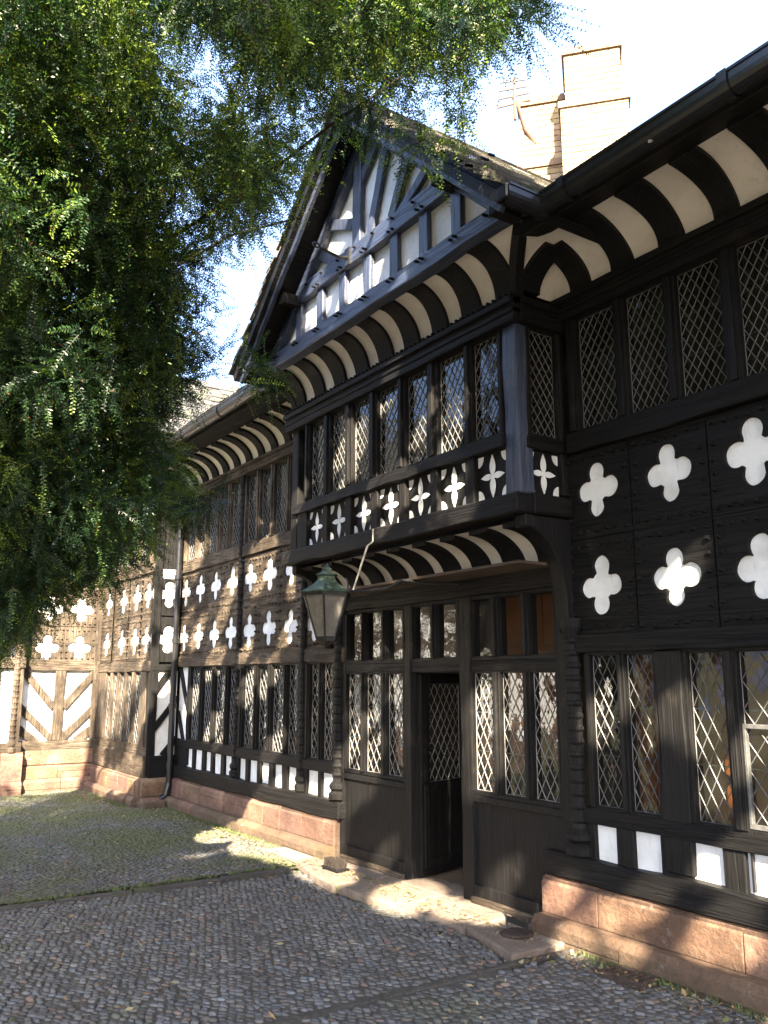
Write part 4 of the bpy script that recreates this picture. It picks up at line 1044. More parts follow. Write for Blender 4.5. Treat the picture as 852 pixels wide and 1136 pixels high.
tx = np.concatenate([rng.uniform(-11.7, -8.3, 350), rng.normal(KX - .02, .05, 250), rng.uniform(-4.4, -2.2, 120), rng.uniform(-13.8, -11.9, 180)])
ty = np.concatenate([4.29 - np.abs(rng.normal(0, .03, 350)), rng.uniform(.6, 3.9, 250), 4.29 - np.abs(rng.normal(0, .03, 120)), 3.87 - np.abs(rng.normal(0, .03, 180))])
tv = []
for k in range(5):
    a_ = rng.uniform(0, 2 * PI, nT); hh_ = rng.uniform(.012, .04, nT); sp_ = rng.uniform(.004, .018, nT); bx0 = tx + rng.normal(0, .012, nT); by0 = ty + rng.normal(0, .012, nT)
    c0 = np.stack([bx0, by0, np.full(nT, -.005)], 1); tp = c0 + np.stack([np.cos(a_) * sp_, np.sin(a_) * sp_, hh_], 1); w0 = np.stack([-np.sin(a_), np.cos(a_), np.zeros(nT)], 1) * .003
    tv.append(np.stack([c0 - w0, c0 + w0, tp + w0 * .3, tp - w0 * .3], 1))
tv = np.concatenate(tv).reshape(-1, 3)
o = np_mesh('moss_tufts', tv, np.arange(len(tv)).reshape(-1, 4), np.array([[.05, .085, .02], [.08, .12, .03], [.1, .11, .04]])[rng.integers(0, 3, len(tv) // 4)], 'litter'); tag(o, 'short green tufts growing in the joint between the cobbles and the stone plinths', 'tufts'); o['kind'] = 'stuff'

# ------------------------------------------------------------------ yews
def needles(centres, sprays, nn, ln, wd, seed, spray_len=.2, gaps=()):
    r = np.random.default_rng(seed); P = []; D = []; Lh = []; tone = []
    for (x, y, z, rad) in centres:
        k = max(6, int(sprays * (rad / .28) ** 2 * (.3 if rad > .3451 and spray_len < .25 else 1)))
        d = r.normal(size=(k, 3)); d /= np.linalg.norm(d, axis=1)[:, None]
        rr = rad * r.random(k) ** .5
        p = np.array([x, y, z]) + d * rr[:, None] * np.array([1.15, 1.15, .85])
        dd = d * .7 + r.normal(size=(k, 3)) * .55 + np.array([0, 0, -.22]); dd /= np.linalg.norm(dd, axis=1)[:, None]
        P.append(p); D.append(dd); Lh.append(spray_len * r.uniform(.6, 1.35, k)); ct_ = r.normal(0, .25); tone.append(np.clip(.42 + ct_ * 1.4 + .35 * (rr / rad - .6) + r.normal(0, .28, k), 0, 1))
    P = np.concatenate(P); D = np.concatenate(D); Lh = np.concatenate(Lh); tone = np.concatenate(tone); S = len(P)
    A = np.cross(D, r.normal(size=(S, 3))); A /= np.linalg.norm(A, axis=1)[:, None]; A[:, 2] *= .5; A /= np.linalg.norm(A, axis=1)[:, None]
    Nn = np.cross(D, A)
    keep = np.ones((S, nn), dtype=bool); Sv = np.array(SUN); tq = np.linspace(.04, 1, nn)[None, :, None]
    for p, rr in gaps:
        rr = rr + .035
        d0 = P + D * (Lh * .5)[:, None] - np.array(p); tt = d0 @ Sv; ds = np.linalg.norm(d0 - tt[:, None] * Sv, axis=1)
        ix = np.where((ds < rr + spray_len * .9) & (tt > .35))[0]
        if len(ix) == 0: continue
        q0 = P[ix][:, None] + D[ix][:, None] * Lh[ix][:, None, None] * tq + np.array([0, 0, -1.])[None, None] * (.16 * Lh[ix][:, None, None] * tq ** 2) - np.array(p)
        k0 = q0 @ Sv; e0 = np.linalg.norm(q0 - k0[..., None] * Sv, axis=2); keep[ix] &= e0 > rr + ln * .35
    t = np.linspace(.04, 1, nn); side_ = np.where(np.arange(nn) % 2, 1., -1.)
    T = t[None, :, None]; base = P[:, None] + D[:, None] * Lh[:, None, None] * T + np.array([0, 0, -1.])[None, None] * (.16 * Lh[:, None, None] * T ** 2)
    nd = D[:, None] * .55 + A[:, None] * side_[None, :, None] + r.normal(0, .22, (S, nn, 3)) ; nd /= np.linalg.norm(nd, axis=2)[:, :, None]
    l = ln * (1.05 - .55 * T) * r.uniform(.75, 1.25, (S, nn, 1))
    wv = np.cross(nd, Nn[:, None] + r.normal(0, .25, (S, nn, 3))); wv /= np.linalg.norm(wv, axis=2)[:, :, None]
    w2 = wd / 2
    q = np.stack([base - wv * w2 * .6, base + nd * l * .5 - wv * w2, base + nd * l, base + nd * l * .5 + wv * w2], 2)
    q = q[keep]; V = q.reshape(-1, 3); Q = np.arange(len(V)).reshape(-1, 4)
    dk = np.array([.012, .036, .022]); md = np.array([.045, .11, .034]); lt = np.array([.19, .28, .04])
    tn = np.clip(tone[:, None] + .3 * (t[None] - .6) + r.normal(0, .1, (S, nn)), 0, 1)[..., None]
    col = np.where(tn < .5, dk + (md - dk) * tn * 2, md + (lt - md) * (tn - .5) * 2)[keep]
    brown = r.random(len(col)) < .012; col[brown] = (.12, .05, .02)
    # the green-brown stem of every spray
    ok = keep.mean(axis=1) > .95; P, D, Lh, A = P[ok], D[ok], Lh[ok], A[ok]
    ts_ = np.array([0, .35, .7, 1.])[None, :, None]
    c_ = P[:, None] + D[:, None] * Lh[:, None, None] * ts_ + np.array([0, 0, -1.])[None, None] * (.16 * Lh[:, None, None] * ts_ ** 2)
    wd_ = wd * .32 * (1.15 - ts_); e1 = c_ - A[:, None] * wd_; e2 = c_ + A[:, None] * wd_
    st = np.stack([np.stack([e1[:, i], e2[:, i], e2[:, i + 1], e1[:, i + 1]], 1) for i in range(3)], 1).reshape(-1, 3)
    Q2 = np.arange(len(st)).reshape(-1, 4) + len(V)
    return np.concatenate([V, st]), np.concatenate([Q, Q2]), np.concatenate([col, np.tile([.022, .032, .012], (len(Q2), 1))])
def yew(name, label, centres, base, limbs, sprays, nn, ln, wd, seed, spray_len=.2, gaps=()):
    t = thing(name, label, 'yew tree', 'yew trees in the yard')
    V, Q, col = needles(centres, sprays, nn, ln, wd, seed, spray_len, gaps)
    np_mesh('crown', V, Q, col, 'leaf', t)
    r = random.Random(seed); b = MB(); bx_, by_ = base
    pts = [(bx_, by_, -.1), (bx_ + .03, by_, .5), (bx_ - .05, by_ + .05, 1.2), (bx_ + .02, by_ + .08, 2.0), (bx_, by_, 3.0), (bx_ + .05, by_, 4.6), (bx_, by_ + .1, 6.5)]
    b.tube(pts, [.62, .5, .44, .4, .33, .2, .06], 14); b.build('trunk', 'bark', t, smooth=True)
    b = MB(); ends = []
    for (ex, ey, ez) in limbs:
        s0 = Vector((bx_, by_, min(ez * .55, 3.2) + r.uniform(-.3, .3))); e = Vector((ex, ey, ez)); mid_ = (s0 + e) / 2 + Vector((r.uniform(-.2, .2), r.uniform(-.2, .2), .35))
        ps = []
        for i in range(9):
            q = i / 8; p = s0 * (1 - q) ** 2 + mid_ * 2 * q * (1 - q) + e * q * q; ps.append(p + Vector((r.uniform(-.04, .04), r.uniform(-.04, .04), r.uniform(-.04, .04))))
        b.tube(ps, [(.02 if ey > .5 else .11) * (1 - i / 9) ** 1.2 + .006 for i in range(9)], 8); ends += ps[2:]
    for (x, y, z, rad) in [q_ for q_ in centres if q_[3] > .345 or spray_len > .25]:
        c = Vector((x, y, z)); n_ = min(ends, key=lambda p: (p - c).length)
        n_ = n_ if (n_ - c).length < .35 else c + (n_ - c).normalized() * .28; m_ = (n_ + c) / 2 + Vector((r.uniform(-.06, .06), r.uniform(-.06, .06), .08)); b.tube([n_, m_, c, c + (c - n_).normalized() * rad * .7 - Vector((0, 0, .05))], [.0035, .003, .003, .002], 5, cap=False)
    b.build('branches', 'bark', t, smooth=True)
    return t
CL = [(-5.76,1.45,4.47,0.28),(-4.21,0.84,5.54,0.33),(-7.67,1.6,3.33,0.22),(-6.04,1.28,6.03,0.32),(-4.63,0.49,5.08,0.28),(-3.46,2.18,5.7,0.24),(-8.44,1.18,3.83,0.2),(-7.63,1.48,2.86,0.33),(-5.52,0.98,4.56,0.34),(-4.94,2.16,5.32,0.3),(-3.54,1.72,5.48,0.29),(-4.72,0.76,5.83,0.29),(-4.15,2.66,5.37,0.21),(-5.66,0.59,4.65,0.21),(-5.69,1.85,4.13,0.33),(-6.12,0.73,2.34,0.28),(-3.91,1.54,4.1,0.24),(-6.93,1.86,4.25,0.27),(-6.6,2,5.3,0.27),(-3.55,1.52,4.26,0.29),(-6.21,1.76,4.89,0.32),(-5.95,1.59,2.93,0.22),(-6.52,2,3.2,0.25),(-3.44,2.59,5.85,0.28),(-6.92,1.42,2.37,0.28),(-4.64,1.46,3.88,0.28),(-6.28,0.96,2.76,0.31),(-7.13,1.8,2.8,0.33),(-3.83,2.13,5.28,0.22),(-5.83,0.73,3.55,0.25),(-5.29,0.5,5.92,0.3),(-3.11,2.02,5.11,0.29),(-5.26,0.93,3.89,0.25),(-7.34,1.61,3.45,0.29),(-6,0.94,6.78,0.3),(-6.29,0.91,5.94,0.29),(-7.27,1.45,2.92,0.25),(-4.91,1.49,5.27,0.25),(-6.01,1.02,4.9,0.29),(-4.55,0.38,4.75,0.21),(-5.2,1.19,5.7,0.33),(-6.1,0.64,6.47,0.27),(-6.45,0.98,2.18,0.21),(-5.39,0.65,4.43,0.26),(-4.04,1.93,5.97,0.28),(-4.98,0.62,4.92,0.28),(-5.74,0.63,5.37,0.21),(-4.42,1.17,5,0.21),(-6.29,1.56,3.9,0.25),(-7.03,1.16,3.38,0.22),(-4.44,0.99,4.11,0.23),(-6.07,2.06,4.22,0.23),(-6.08,1.49,5.28,0.32),(-4.5,3.04,6.45,0.23),(-4.83,0.46,4.45,0.25),(-7.54,2.32,3.74,0.24),(-7.75,1.16,3.6,0.29),(-5.14,0.44,4.26,0.22),(-5.12,1.32,4.97,0.33),(-4.71,2.39,6.48,0.32),(-4.91,2.1,6.5,0.33),(-4.01,0.76,4.97,0.21),(-3.93,0.5,4.78,0.23),(-5.97,1.99,4.65,0.33),(-4.83,1.35,4.46,0.3),(-8.07,0.93,3.04,0.25),(-4.57,1.03,5.91,0.25),(-5.48,1.46,4.6,0.24),(-5.31,1.78,6.57,0.32),(-6.13,0.49,5.82,0.33),(-4.06,1.37,5.58,0.2),(-4.79,1.94,5.06,0.33),(-6.37,2.31,4.58,0.24),(-4.63,0.53,5.49,0.22),(-7.43,2.06,3.5,0.29),(-5.78,0.56,5.95,0.28),(-5.91,0.48,6.73,0.27),(-7.49,1.05,2.62,0.22),(-5,0.51,5.6,0.29),(-6.07,0.47,5.21,0.27),(-4.7,1.16,5.45,0.28),(-5.5,1.79,5.62,0.24),(-5.28,1.76,2.89,0.29),(-6.11,1.18,5.49,0.31),(-5.44,0.48,5.23,0.24),(-6.7,1.02,4.75,0.22),(-7.4,1.07,4.6,0.28),(-3.37,2.47,5.24,0.28),(-6.31,2.4,5.27,0.22),(-6.82,1.43,2.98,0.2),(-5.61,1.15,2.55,0.2),(-3.59,0.75,4.7,0.26),(-4.42,0.35,4.3,0.26),(-4.1,0.28,4.61,0.28),(-6.91,2.17,3.18,0.22),(-6.45,0.92,4.33,0.33),(-7.05,0.88,3.85,0.27),(-5.28,0.97,4.26,0.26),(-5.42,1.17,4.89,0.26),(-4.86,1.62,4.94,0.28),(-3.5,2,5.29,0.29),(-3.53,1.41,5.21,0.25),(-4.41,1.23,3.91,0.31),(-5.9,1.23,6.9,0.31),(-5.31,1.67,3.72,0.24),(-5.48,0.39,5.6,0.23),(-3.93,1.04,5.46,0.23),(-4.32,1.86,4.96,0.22),(-6.6,1.67,3.2,0.27),(-3.45,1.14,4.16,0.22),(-5.24,1.49,5.95,0.33),(-6.03,0.98,4.4,0.24),(-8.49,1.25,2.26,0.26),(-6.6,0.84,3.48,0.25),(-5.41,1.03,6.14,0.31),(-3.91,0.84,4.56,0.21),(-4.03,0.36,4.21,0.29),(-7.96,1.95,3.87,0.23),(-5.78,1.75,5.73,0.29),(-5.06,0.85,3.54,0.3),(-4.94,1.47,3.62,0.28),(-6.01,1.23,2.57,0.33),(-5.51,0.71,3.41,0.25),(-6.53,2.05,3.7,0.27),(-8.48,1.01,2.96,0.29),(-4.88,0.67,5.35,0.21),(-5.03,2.06,6.9,0.33),(-5.96,0.88,2.07,0.25),(-4.17,0.64,4.42,0.3),(-5.26,0.93,5.47,0.22),(-6.28,1.76,3.28,0.25),(-4.19,1.78,4.67,0.29),(-4.85,1.19,4.1,0.33),(-5.49,0.82,6.41,0.25),(-5.52,0.73,5.79,0.26),(-5.39,1.67,4.39,0.33),(-6.57,1.6,5.17,0.32),(-6.66,1.99,4.14,0.33),(-5.3,2.1,5.33,0.22),(-7.3,0.8,5.31,0.3),(-5.12,1.79,5.16,0.24),(-6.89,1.35,5.1,0.28),(-5.64,1.21,6.23,0.28),(-7.29,0.96,4.24,0.33),(-5.41,1.78,4.01,0.24),(-3.22,2.93,5.67,0.22),(-5.04,1.33,6.5,0.32),(-6.54,0.69,4.57,0.27),(-6.32,1.3,5.06,0.24),(-5.03,2.68,6.41,0.25),(-4.26,1.08,4.41,0.2),(-6.38,1.25,4.68,0.26),(-4.19,0.49,3.93,0.33),(-4.02,1.11,4.86,0.23),(-4.69,1.03,4.61,0.32),(-3.82,2.5,5.17,0.23),(-5.57,1.88,5.28,0.24),(-6.01,1.3,4.03,0.21),(-7.46,1.73,2.87,0.33),(-6.37,1.68,4.38,0.21),(-3.04,1.75,4.77,0.32),(-6.7,1.51,3.99,0.34),(-4.26,2.5,5.91,0.3),(-7.37,2.28,4.36,0.26),(-3.71,3.04,5.96,0.29),(-4.22,0.78,5.2,0.31),(-8.01,1.7,2.5,0.24),(-6.44,0.57,6.28,0.25),(-8.52,1.49,2.81,0.29),(-3.95,0.95,3.98,0.2),(-5.81,0.92,5.45,0.32),(-2.82,1.94,4.93,0.26),(-5.34,1.22,2.78,0.26),(-5.76,1.96,2.94,0.22),(-7.26,0.92,3.56,0.23),(-4.45,2.62,6.3,0.29),(-2.82,2.24,4.78,0.22),(-5.48,0.98,2.98,0.33),(-5.58,1.5,3.62,0.21),(-6.35,1.26,2.69,0.23),(-7.9,1.41,2.41,0.24),(-6.92,0.94,2.44,0.25),(-6.08,0.95,3.21,0.33),(-6.06,0.58,4.16,0.23),(-5.79,1.61,4.75,0.3),(-5.37,1.3,4.35,0.22),(-5.61,1.13,3.73,0.23),(-6.01,0.73,2.68,0.31),(-5.06,1.58,3.99,0.26),(-5.64,0.69,3.92,0.21),(-5.03,2.45,6.83,0.24),(-5.68,0.54,4.95,0.25),(-8.11,1.08,3.47,0.31),(-5.58,1.17,5.66,0.21),(-6.57,0.89,3.9,0.32),(-4.63,1.36,6.18,0.33),(-4.99,1.01,6.31,0.3),(-7.51,1.1,2.05,0.24),(-4.58,1.26,4.26,0.21),(-5.5,1.42,6.81,0.3),(-6.03,1.5,4.96,0.32),(-8.24,1.65,3.65,0.33),(-5.69,1.53,5.05,0.31),(-3.97,2.66,5.79,0.28),(-7.35,1.45,2.63,0.22),(-3.86,2.32,5.74,0.26),(-4.85,1.07,5.79,0.3),(-4.48,2.17,5.73,0.21),(-7.82,1.01,2.69,0.33),(-6.13,1.08,2.24,0.3),(-3.49,2.73,5.45,0.25),(-6.84,0.84,4.33,0.25),(-5.52,2.37,5.25,0.27),(-4.86,2.45,5.91,0.23),(-4.39,1.48,4.83,0.21),(-2.91,2.49,5.18,0.33),(-6.39,1.63,2.87,0.28),(-7.91,1.27,4.3,0.22),(-3.84,1.63,5.6,0.34),(-5.26,1.08,3.53,0.21),(-3.41,1.59,4.99,0.26),(-7.45,0.9,3.09,0.25),(-4.71,1.69,6.16,0.2),(-4.02,1.43,4.56,0.22),(-5.47,1.53,2.72,0.21),(-3.77,2.51,6.08,0.29),(-7.65,0.77,4.21,0.33),(-6.67,1.97,4.52,0.26),(-5.86,1.8,3.4,0.2),(-4.05,0.44,5.12,0.25),(-3.88,2.79,6.27,0.28),(-4.72,0.93,5.14,0.29),(-5.38,0.58,4.76,0.28),(-8.48,1.02,4.34,0.23),(-3.63,0.95,5.07,0.26),(-7.47,1.97,4.29,0.23),(-5.86,1.05,3.01,0.28),(-4.58,0.79,4.86,0.22),(-6.33,0.54,6.96,0.22),(-7.66,1.99,2.88,0.34),(-8.15,1.51,2.95,0.22),(-8.27,1.82,2.97,0.31),(-5.19,0.82,6.1,0.29),(-7,1.63,3.49,0.21),(-3.22,2.2,5.45,0.2),(-5.95,0.87,3.92,0.32),(-5.64,1.85,3.77,0.28),(-8.51,1.32,3.45,0.27),(-6.25,0.93,3.74,0.21),(-4.92,1.71,4.28,0.21),(-8.65,1.43,2.44,0.2),(-5.06,1.09,4.47,0.25),(-5.8,1.58,2.59,0.31),(-4.08,2.18,6.16,0.26),(-7.53,1.96,3.2,0.22),(-6.63,1.13,2.74,0.33),(-4.88,0.72,4.21,0.24),(-5.03,0.35,5.26,0.28),(-6.89,2.14,3.49,0.33),(-5.72,1.33,5.34,0.24),(-4.05,1.92,5.58,0.22),(-7.1,1.14,2.81,0.24),(-4.36,1.72,6.09,0.23),(-7.18,0.76,4.73,0.22),(-5.73,0.84,4.26,0.26),(-5.69,0.52,4.28,0.31),(-7,1.51,4.16,0.22),(-4.48,1.27,3.42,0.31),(-5.63,1.83,4.56,0.34),(-3.81,1.36,5.37,0.3),(-5.28,1.06,6.55,0.24),(-4.34,0.46,5.34,0.33),(-5.2,0.54,3.63,0.21),(-6.38,1.02,3.19,0.25),(-6.93,1.05,4.97,0.25),(-5.44,1.7,3.34,0.21),(-6.18,1.91,2.96,0.23),(-7.66,2.35,3.45,0.22),(-7.63,2.28,4.05,0.2),(-3.79,1.84,5.09,0.23),(-8.01,1.08,3.9,0.31),(-7.05,1,5.32,0.22),(-6.38,0.81,5.02,0.25),(-5.84,0.67,3.07,0.26),(-5.34,1.87,6.98,0.23),(-4.17,3.02,6.2,0.23),(-6.38,1.44,3.24,0.24),(-4.72,2.21,6.07,0.28),(-6.75,1.86,2.91,0.21),(-4.37,2.91,5.99,0.23),(-5.31,1.15,5.27,0.21),(-6.7,1.39,3.48,0.24),(-7.13,2.41,3.21,0.29),(-4.25,2.15,5.53,0.24),(-3.42,2.3,4.98,0.2),(-6.73,1.25,4.15,0.23),(-6,0.43,6.22,0.2),(-6.86,1.02,2.1,0.3),(-6.05,1.72,4.08,0.2),(-5.62,1.31,2.87,0.21),(-3.81,0.58,4.37,0.21),(-5.75,1.06,2.28,0.25),(-7.11,1.55,4.49,0.23),(-4.41,2.27,6.17,0.25),(-7.24,0.87,2.65,0.25),(-4.24,0.55,4.88,0.24),(-4.93,0.69,3.84,0.2),(-7.83,1.8,3.63,0.28),(-6.27,2.06,4.96,0.26),(-6.55,0.81,2.69,0.3),(-7.23,2.15,2.91,0.24),(-4.9,2.7,6.7,0.32),(-6.61,1.44,2.77,0.27),(-6.36,0.51,5.6,0.28),(-7.18,1.26,4.47,0.32),(-5.78,1.32,3.47,0.25),(-5.18,0.85,5.1,0.34),(-5.38,1.27,3.13,0.21),(-6.93,0.87,2.94,0.33),(-5.95,0.84,6.1,0.3),(-6.9,1.68,3.19,0.33),(-8.16,1.8,3.36,0.22),(-6.51,0.65,5.36,0.25),(-7.22,1.21,2.51,0.28),(-6.01,2,3.93,0.27),(-4.24,1.25,5.84,0.24),(-4.41,1.01,5.38,0.24),(-3.34,1.42,3.95,0.27),(-7.14,1.53,3.8,0.31),(-5.14,2.4,5.29,0.24),(-7.84,1.23,2.94,0.24),(-3.95,1.75,4.46,0.2),(-6.25,0.91,6.42,0.21),(-7.59,0.86,3.65,0.22),(-5.65,0.8,6.08,0.3),(-5.77,1.62,6.25,0.31),(-5.3,1.96,4.63,0.2),(-5.95,1.17,3.72,0.23),(-4.47,1.91,4.61,0.21),(-5.61,1.09,6.74,0.2),(-6.38,1.82,4.08,0.26),(-4.42,2.99,6.84,0.3),(-6.97,2.07,3.97,0.24),(-3.83,1.34,4.33,0.3),(-6.53,1.86,4.92,0.23),(-7.35,1.15,3.39,0.31),(-7.19,1.23,4.81,0.22),(-4.48,2.14,6.5,0.2),(-3.05,2.67,5.52,0.34),(-4.75,2.24,6.74,0.25),(-6.23,0.73,4.69,0.21),(-4.76,2.64,5.56,0.23),(-7.71,1.79,4.35,0.29),(-8.16,1.4,3.43,0.32),(-5.7,1.46,3.97,0.21),(-8.15,1.35,2.19,0.29),(-5.35,1.49,5.28,0.26),(-5.16,1.56,6.73,0.21),(-4.18,1.6,5.77,0.22),(-5,2.03,4.83,0.29),(-5.62,0.35,6.39,0.27),(-4.65,0.86,5.55,0.29),(-4.39,1.38,4.53,0.22),(-7.45,1.59,3.94,0.29),(-6.47,0.42,6.55,0.29),(-7.91,2.02,3.21,0.21),(-7.2,1.12,2.06,0.26),(-6.57,1.73,2.55,0.21),(-3.62,2.41,5.48,0.31),(-3.29,1.16,4.86,0.31),(-5.18,1.59,5.65,0.24),(-5.02,2.34,6.34,0.21),(-7.87,1.09,2.34,0.28),(-6.87,0.63,4.61,0.34),(-4.28,2.81,6.51,0.27),(-3.09,1.43,4.83,0.24),(-5.98,1.36,3.17,0.2),(-3.75,0.53,5.04,0.24),(-5.55,1.47,5.91,0.32),(-6.12,0.63,3.39,0.26),(-5,0.51,3.36,0.23),(-4.66,2.8,6.89,0.32),(-8.79,1.31,2.1,0.34),(-5.86,1.02,6.48,0.26),(-5.69,1.6,3.19,0.2),(-4.57,1.5,5.87,0.21),(-5.38,2.08,5.04,0.2),(-4.62,0.45,4.08,0.31),(-8.67,1,3.42,0.34),(-4.27,1.44,3.6,0.3),(-3.23,1.68,5.21,0.26),(-8.23,1.22,2.47,0.28),(-8.31,1.69,2.69,0.34),(-5.61,0.87,2.69,0.22),(-4.98,1.15,3.61,0.22),(-4.69,2.01,6.3,0.3),(-6.4,0.49,5.96,0.21),(-4.67,0.94,3.32,0.22),(-3.51,2.92,5.77,0.33),(-5.89,0.79,5.75,0.21),(-6.25,1.12,3.54,0.28),(-6.88,1.33,2.76,0.27),(-6.53,1.86,2.86,0.29),(-7.57,1.88,3.97,0.29),(-6.36,1.04,3.87,0.25),(-6.13,1.44,3.26,0.23),(-7.13,1.48,3.39,0.26),(-6.01,1.65,3.27,0.2),(-6.22,0.9,4.05,0.21),(-7.2,1.22,4.43,0.24),(-5.88,1.17,3.03,0.28),(-7.96,1.31,4.77,0.21),(-7.4,1.61,3.26,0.21),(-7.45,2.59,3.27,0.21),(-7.47,1.63,3.46,0.25),(-5.55,1.43,3.49,0.23),(-5.75,1.4,3.8,0.29),(-6.38,1.63,2.85,0.27),(-5.61,1.48,3,0.23),(-6.68,1.95,3.05,0.21),(-7.5,2.36,3.78,0.22),(-7.29,1.88,3.38,0.29),(-7.04,1.67,3.78,0.21),(-7.69,1.81,2.89,0.26),(-7.13,1.44,4.22,0.28),(-7.92,1.63,3.17,0.22),(-5.85,1.84,3.84,0.21),(-6.86,1.48,3.18,0.28),(-8.1,1.2,3.09,0.28),(-7.47,1.21,3.01,0.22),(-7.18,1.13,4.4,0.26),(-5.56,1.35,3.93,0.29),(-5.87,1.7,3.29,0.27),(-6.63,1.39,3.12,0.24),(-7.81,1.66,3.53,0.27),(-7,1.07,3.87,0.22),(-6.86,1.25,3.51,0.26),(-6.59,1.29,3.22,0.21),(-7.65,1.41,3.83,0.25),(-8.01,1.77,4.22,0.22),(-5.95,0.98,3.65,0.27),(-6.95,1.91,3.68,0.23),(-7.98,1.13,4.53,0.21),(-7.29,1.55,3.64,0.26),(-6.47,1.16,3.1,0.26),(-6.89,1.96,3.17,0.29),(-6.08,1.75,2.7,0.21),(-6.57,1.32,3.4,0.21),(-6.51,1.44,3.2,0.21),(-6.93,1.1,3.6,0.25),(-6.72,1.53,2.8,0.24),(-6.81,1.72,4.33,0.26),(-5.87,0.94,3.78,0.28),(-6.36,1.48,3.52,0.29),(-6.23,1.55,2.93,0.24),(-7.09,1.34,4.24,0.28),(-5.97,1.49,3.32,0.21),(-6.47,1.47,4.07,0.29),(-7.46,1.22,2.99,0.23),(-5.84,1.44,4.07,0.26),(-6.5,0.99,3.9,0.26),(-7.11,1.93,3.04,0.21),(-5.46,1.72,3,0.29),(-7.49,2.55,3.41,0.3),(-5.62,1.57,3.22,0.21),(-6.42,1.73,3.73,0.28),(-7.13,2,3.77,0.2),(-7.84,1.2,3,0.27),(-7.47,1.29,3.3,0.24),(-5.77,1.34,3.43,0.27),(-7.57,1.95,4.1,0.27),(-7.21,1.35,3.54,0.25),(-5.97,1.37,2.84,0.24),(-7.44,2.41,4.21,0.23),(-5.72,1.72,2.75,0.24),(-5.41,2.51,3.89,0.16),(-5.32,2.33,3.77,0.12),(-6.48,2.66,3.1,0.14),(-6.57,2.55,3.03,0.15),(-3.19,2.58,4.76,0.14),(-2.79,2.71,5.04,0.16),(-3.53,2.65,4.7,0.13),(-5.46,2.23,3.93,0.15)]
r1 = random.Random(3)
extra = []
while len(extra) < 230:     # the rest of the near yew, outside the frame on its trunk side
    a = r1.uniform(0, 2 * PI); q = math.sqrt(r1.random()); x = -6.9 + 3.6 * q * math.cos(a); y = -1.2 + 2.9 * q * math.sin(a); z = 2.4 + r1.uniform(0, 5.2) * (1 - .45 * q * q)
    if y < -.2 + (x + 6) * .0 and (x < -3.6 or y < -1.5) : extra.append((x, y, z, r1.uniform(.35, .55)))
# second yew, behind and to the right of the camera; unseen, crown shaped to shade the front
r9 = random.Random(21)
def scatter(n, xs, ys, zs, r0, r1_): return [((r9.uniform(*xs), r9.uniform(*ys), r9.uniform(*zs)), r9.uniform(r0, r1_)) for _ in range(n)]
# gaps cut into both crowns to shape the sun patches: (a lit point, radius of the gap)
LIT = [((-8.85, 4.38, .2), .36), ((-8.4, 4.38, .15), .36), ((-7.95, 4.38, .25), .34), ((-8.1, 4.3, .0), .3), ((-7.6, 4.3, .1), .28), ((-9.3, 4.15, .0), .16), ((-14.4, 3.8, .3), .4), ((-14.4, 3.2, .3), .4), ((-14.4, 3.6, 1.0), .5), ((-14.4, 3.0, 1.1), .45), ((-14.4, 3.7, 1.6), .4), ((-14.4, 3.2, 1.8), .35), ((-14.2, 2.6, .6), .35), ((-14.4, 3.8, 2.2), .2),
       ((-5.3, 4.5, 1.5), .12), ((-5.28, 4.5, 1.25), .13), ((-5.3, 4.5, 1.0), .12)]
LIT += scatter(17, (-9.4, -4.8), (4.0, 4.4), (0, .05), .11, .23)
LIT += scatter(10, (-4.55, -2.5), (4.3, 4.42), (-.1, .42), .05, .12)
LIT += scatter(9, (-4.15, -2.6), (4.5, 4.5), (.55, 1.6), .06, .11)
LIT += scatter(9, (-7.6, -6.4), (4.5, 4.5), (.15, 1.3), .06, .12)
LIT += scatter(22, (-11.6, -8.0), (4.5, 4.5), (.5, 4.2), .06, .13)
LIT += scatter(10, (-14.4, -14.4), (2.0, 4.0), (0, 2.6), .2, .35)
LIT += scatter(26, (-14.2, -12.0), (4.05, 4.08), (.0, 3.1), .08, .2)
LIT += scatter(5, (-11.9, -11.9), (4.1, 4.4), (.6, 3.1), .08, .13)
LIT += scatter(12, (-7.5, -4.6), (3.85, 4.05), (3.0, 4.7), .05, .09)
LIT += scatter(12, (-7.0, -4.9), (3.7, 3.7), (4.9, 6.0), .05, .10)
LIT += [((-5.1, 4.5, .25), .09), ((-3.35, 4.5, 2.36), .06), ((-5.2, 4.2, 2.65), .07), ((-6.3, 4.25, 2.7), .06)]
CLs = CL[:]; r9.shuffle(CLs)
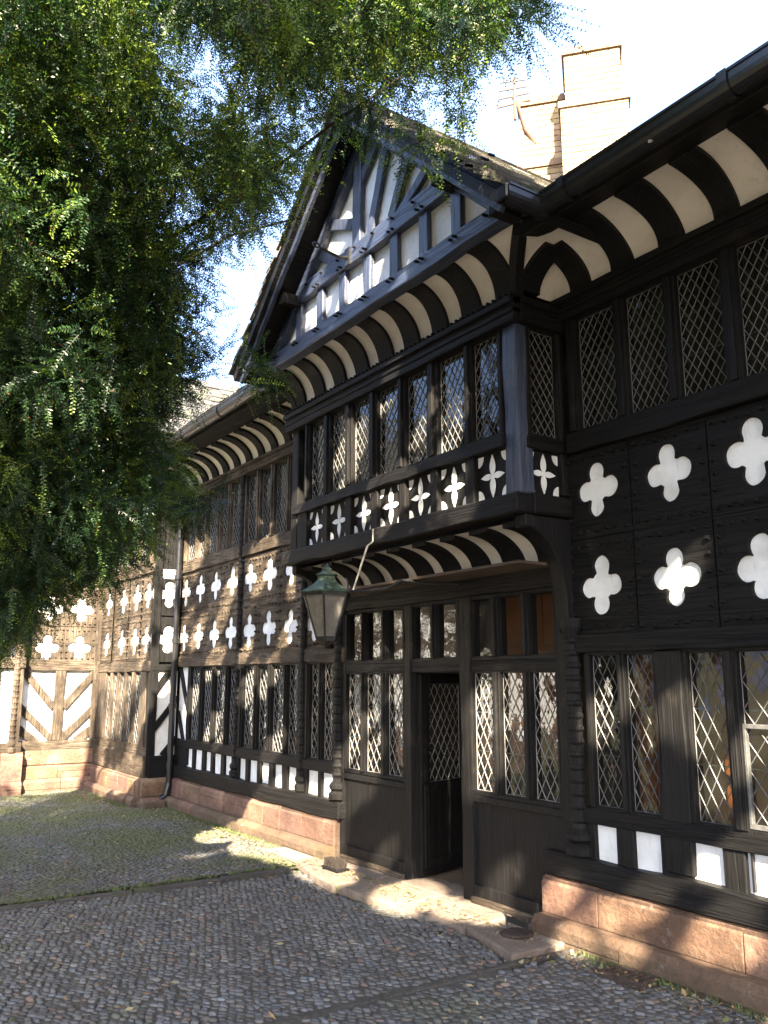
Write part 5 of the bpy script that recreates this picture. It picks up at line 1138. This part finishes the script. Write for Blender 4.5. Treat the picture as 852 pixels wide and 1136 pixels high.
LIT2 = [((c[0], c[1], c[2]), r9.uniform(.16, .34)) for c in CLs[:70]] + [((-3.4, 2.2, 5.6), .35), ((-4.4, 1.6, 4.9), .3), ((-4.9, 1.3, 5.9), .35), ((-5.6, 1.6, 4.2), .3), ((-6.2, 1.4, 3.2), .35), ((-7.0, 1.5, 2.7), .35), ((-7.4, 1.2, 3.6), .35), ((-4.0, 1.2, 6.6), .35), ((-5.4, 1.0, 6.6), .35), ((-3.4, 1.6, 5.0), .25), ((-3.9, 2.0, 6.4), .3), ((-6.6, 1.0, 4.6), .3)]  # gaps cut in the second crown only, to let sun onto the near one
c2 = []; tries = 0
yew('yew_tree', 'dark yew whose sweeping boughs fill the upper left of the view', CL + extra, (-7.9, 0.0),
    [(-3.6, 2.7, 5.3), (-5.0, 2.6, 5.0), (-6.2, 2.4, 4.4), (-7.4, 1.9, 3.4), (-8.2, 1.3, 2.9), (-8.5, -2.5, 4), (-5.0, -3.4, 4.2), (-7, -3.8, 5)],
    165, 26, .031, .0095, 5, .23, LIT)
FV = Vector((-.8144, .5477, .1916)); RV = Vector((.558, .8298, 0)); UV_ = RV.cross(FV)
while len(c2) < 1500 and tries < 60000:
    tries += 1
    if r1.random() < .62: p0 = Vector((r1.uniform(-13.5, -1.2), 4.4, r1.uniform(0, 6.2)))
    elif r1.random() < .5: p0 = Vector((r1.uniform(-12, -1.5), 4.4, r1.uniform(-.3, 1.2)))
    else: p0 = Vector((r1.uniform(-11, -1.5), r1.uniform(.5, 4.4), 0))
    x, y, z = p0 + SUN * r1.uniform(4.5, 15.5); rad = r1.uniform(.24, .42)
    if ((x - 4.2) / 6.8) ** 2 + ((y + 2.0) / 5.4) ** 2 > 1 or z < 2.2 or z > 11.5 or y > 3.1 or (math.hypot(x, y) < 1.5 and z < 3.3): continue
    d = Vector((x, y, z - 1.7)); zc = d.dot(FV)
    if zc > -1.2 and abs(d.dot(RV)) < zc * .5 + 2.1 and d.dot(UV_) < zc * .65 + 2.2: continue
    c2.append((x, y, z, rad))
yew('yew_tree', 'unseen second yew behind the viewer, crown shaped to shade the entrance front', c2, (5.2, -1.8),
    [(2.0, 0, 5), (3, 1.6, 4.5), (5, 1.6, 6), (7.5, 0, 5), (7, -3.5, 5), (4, -4, 5.5), (2.4, -3, 4.2), (4.5, -1, 8), (6, 1, 7.5)],
    100, 14, .065, .03, 8, .24, LIT + LIT2)
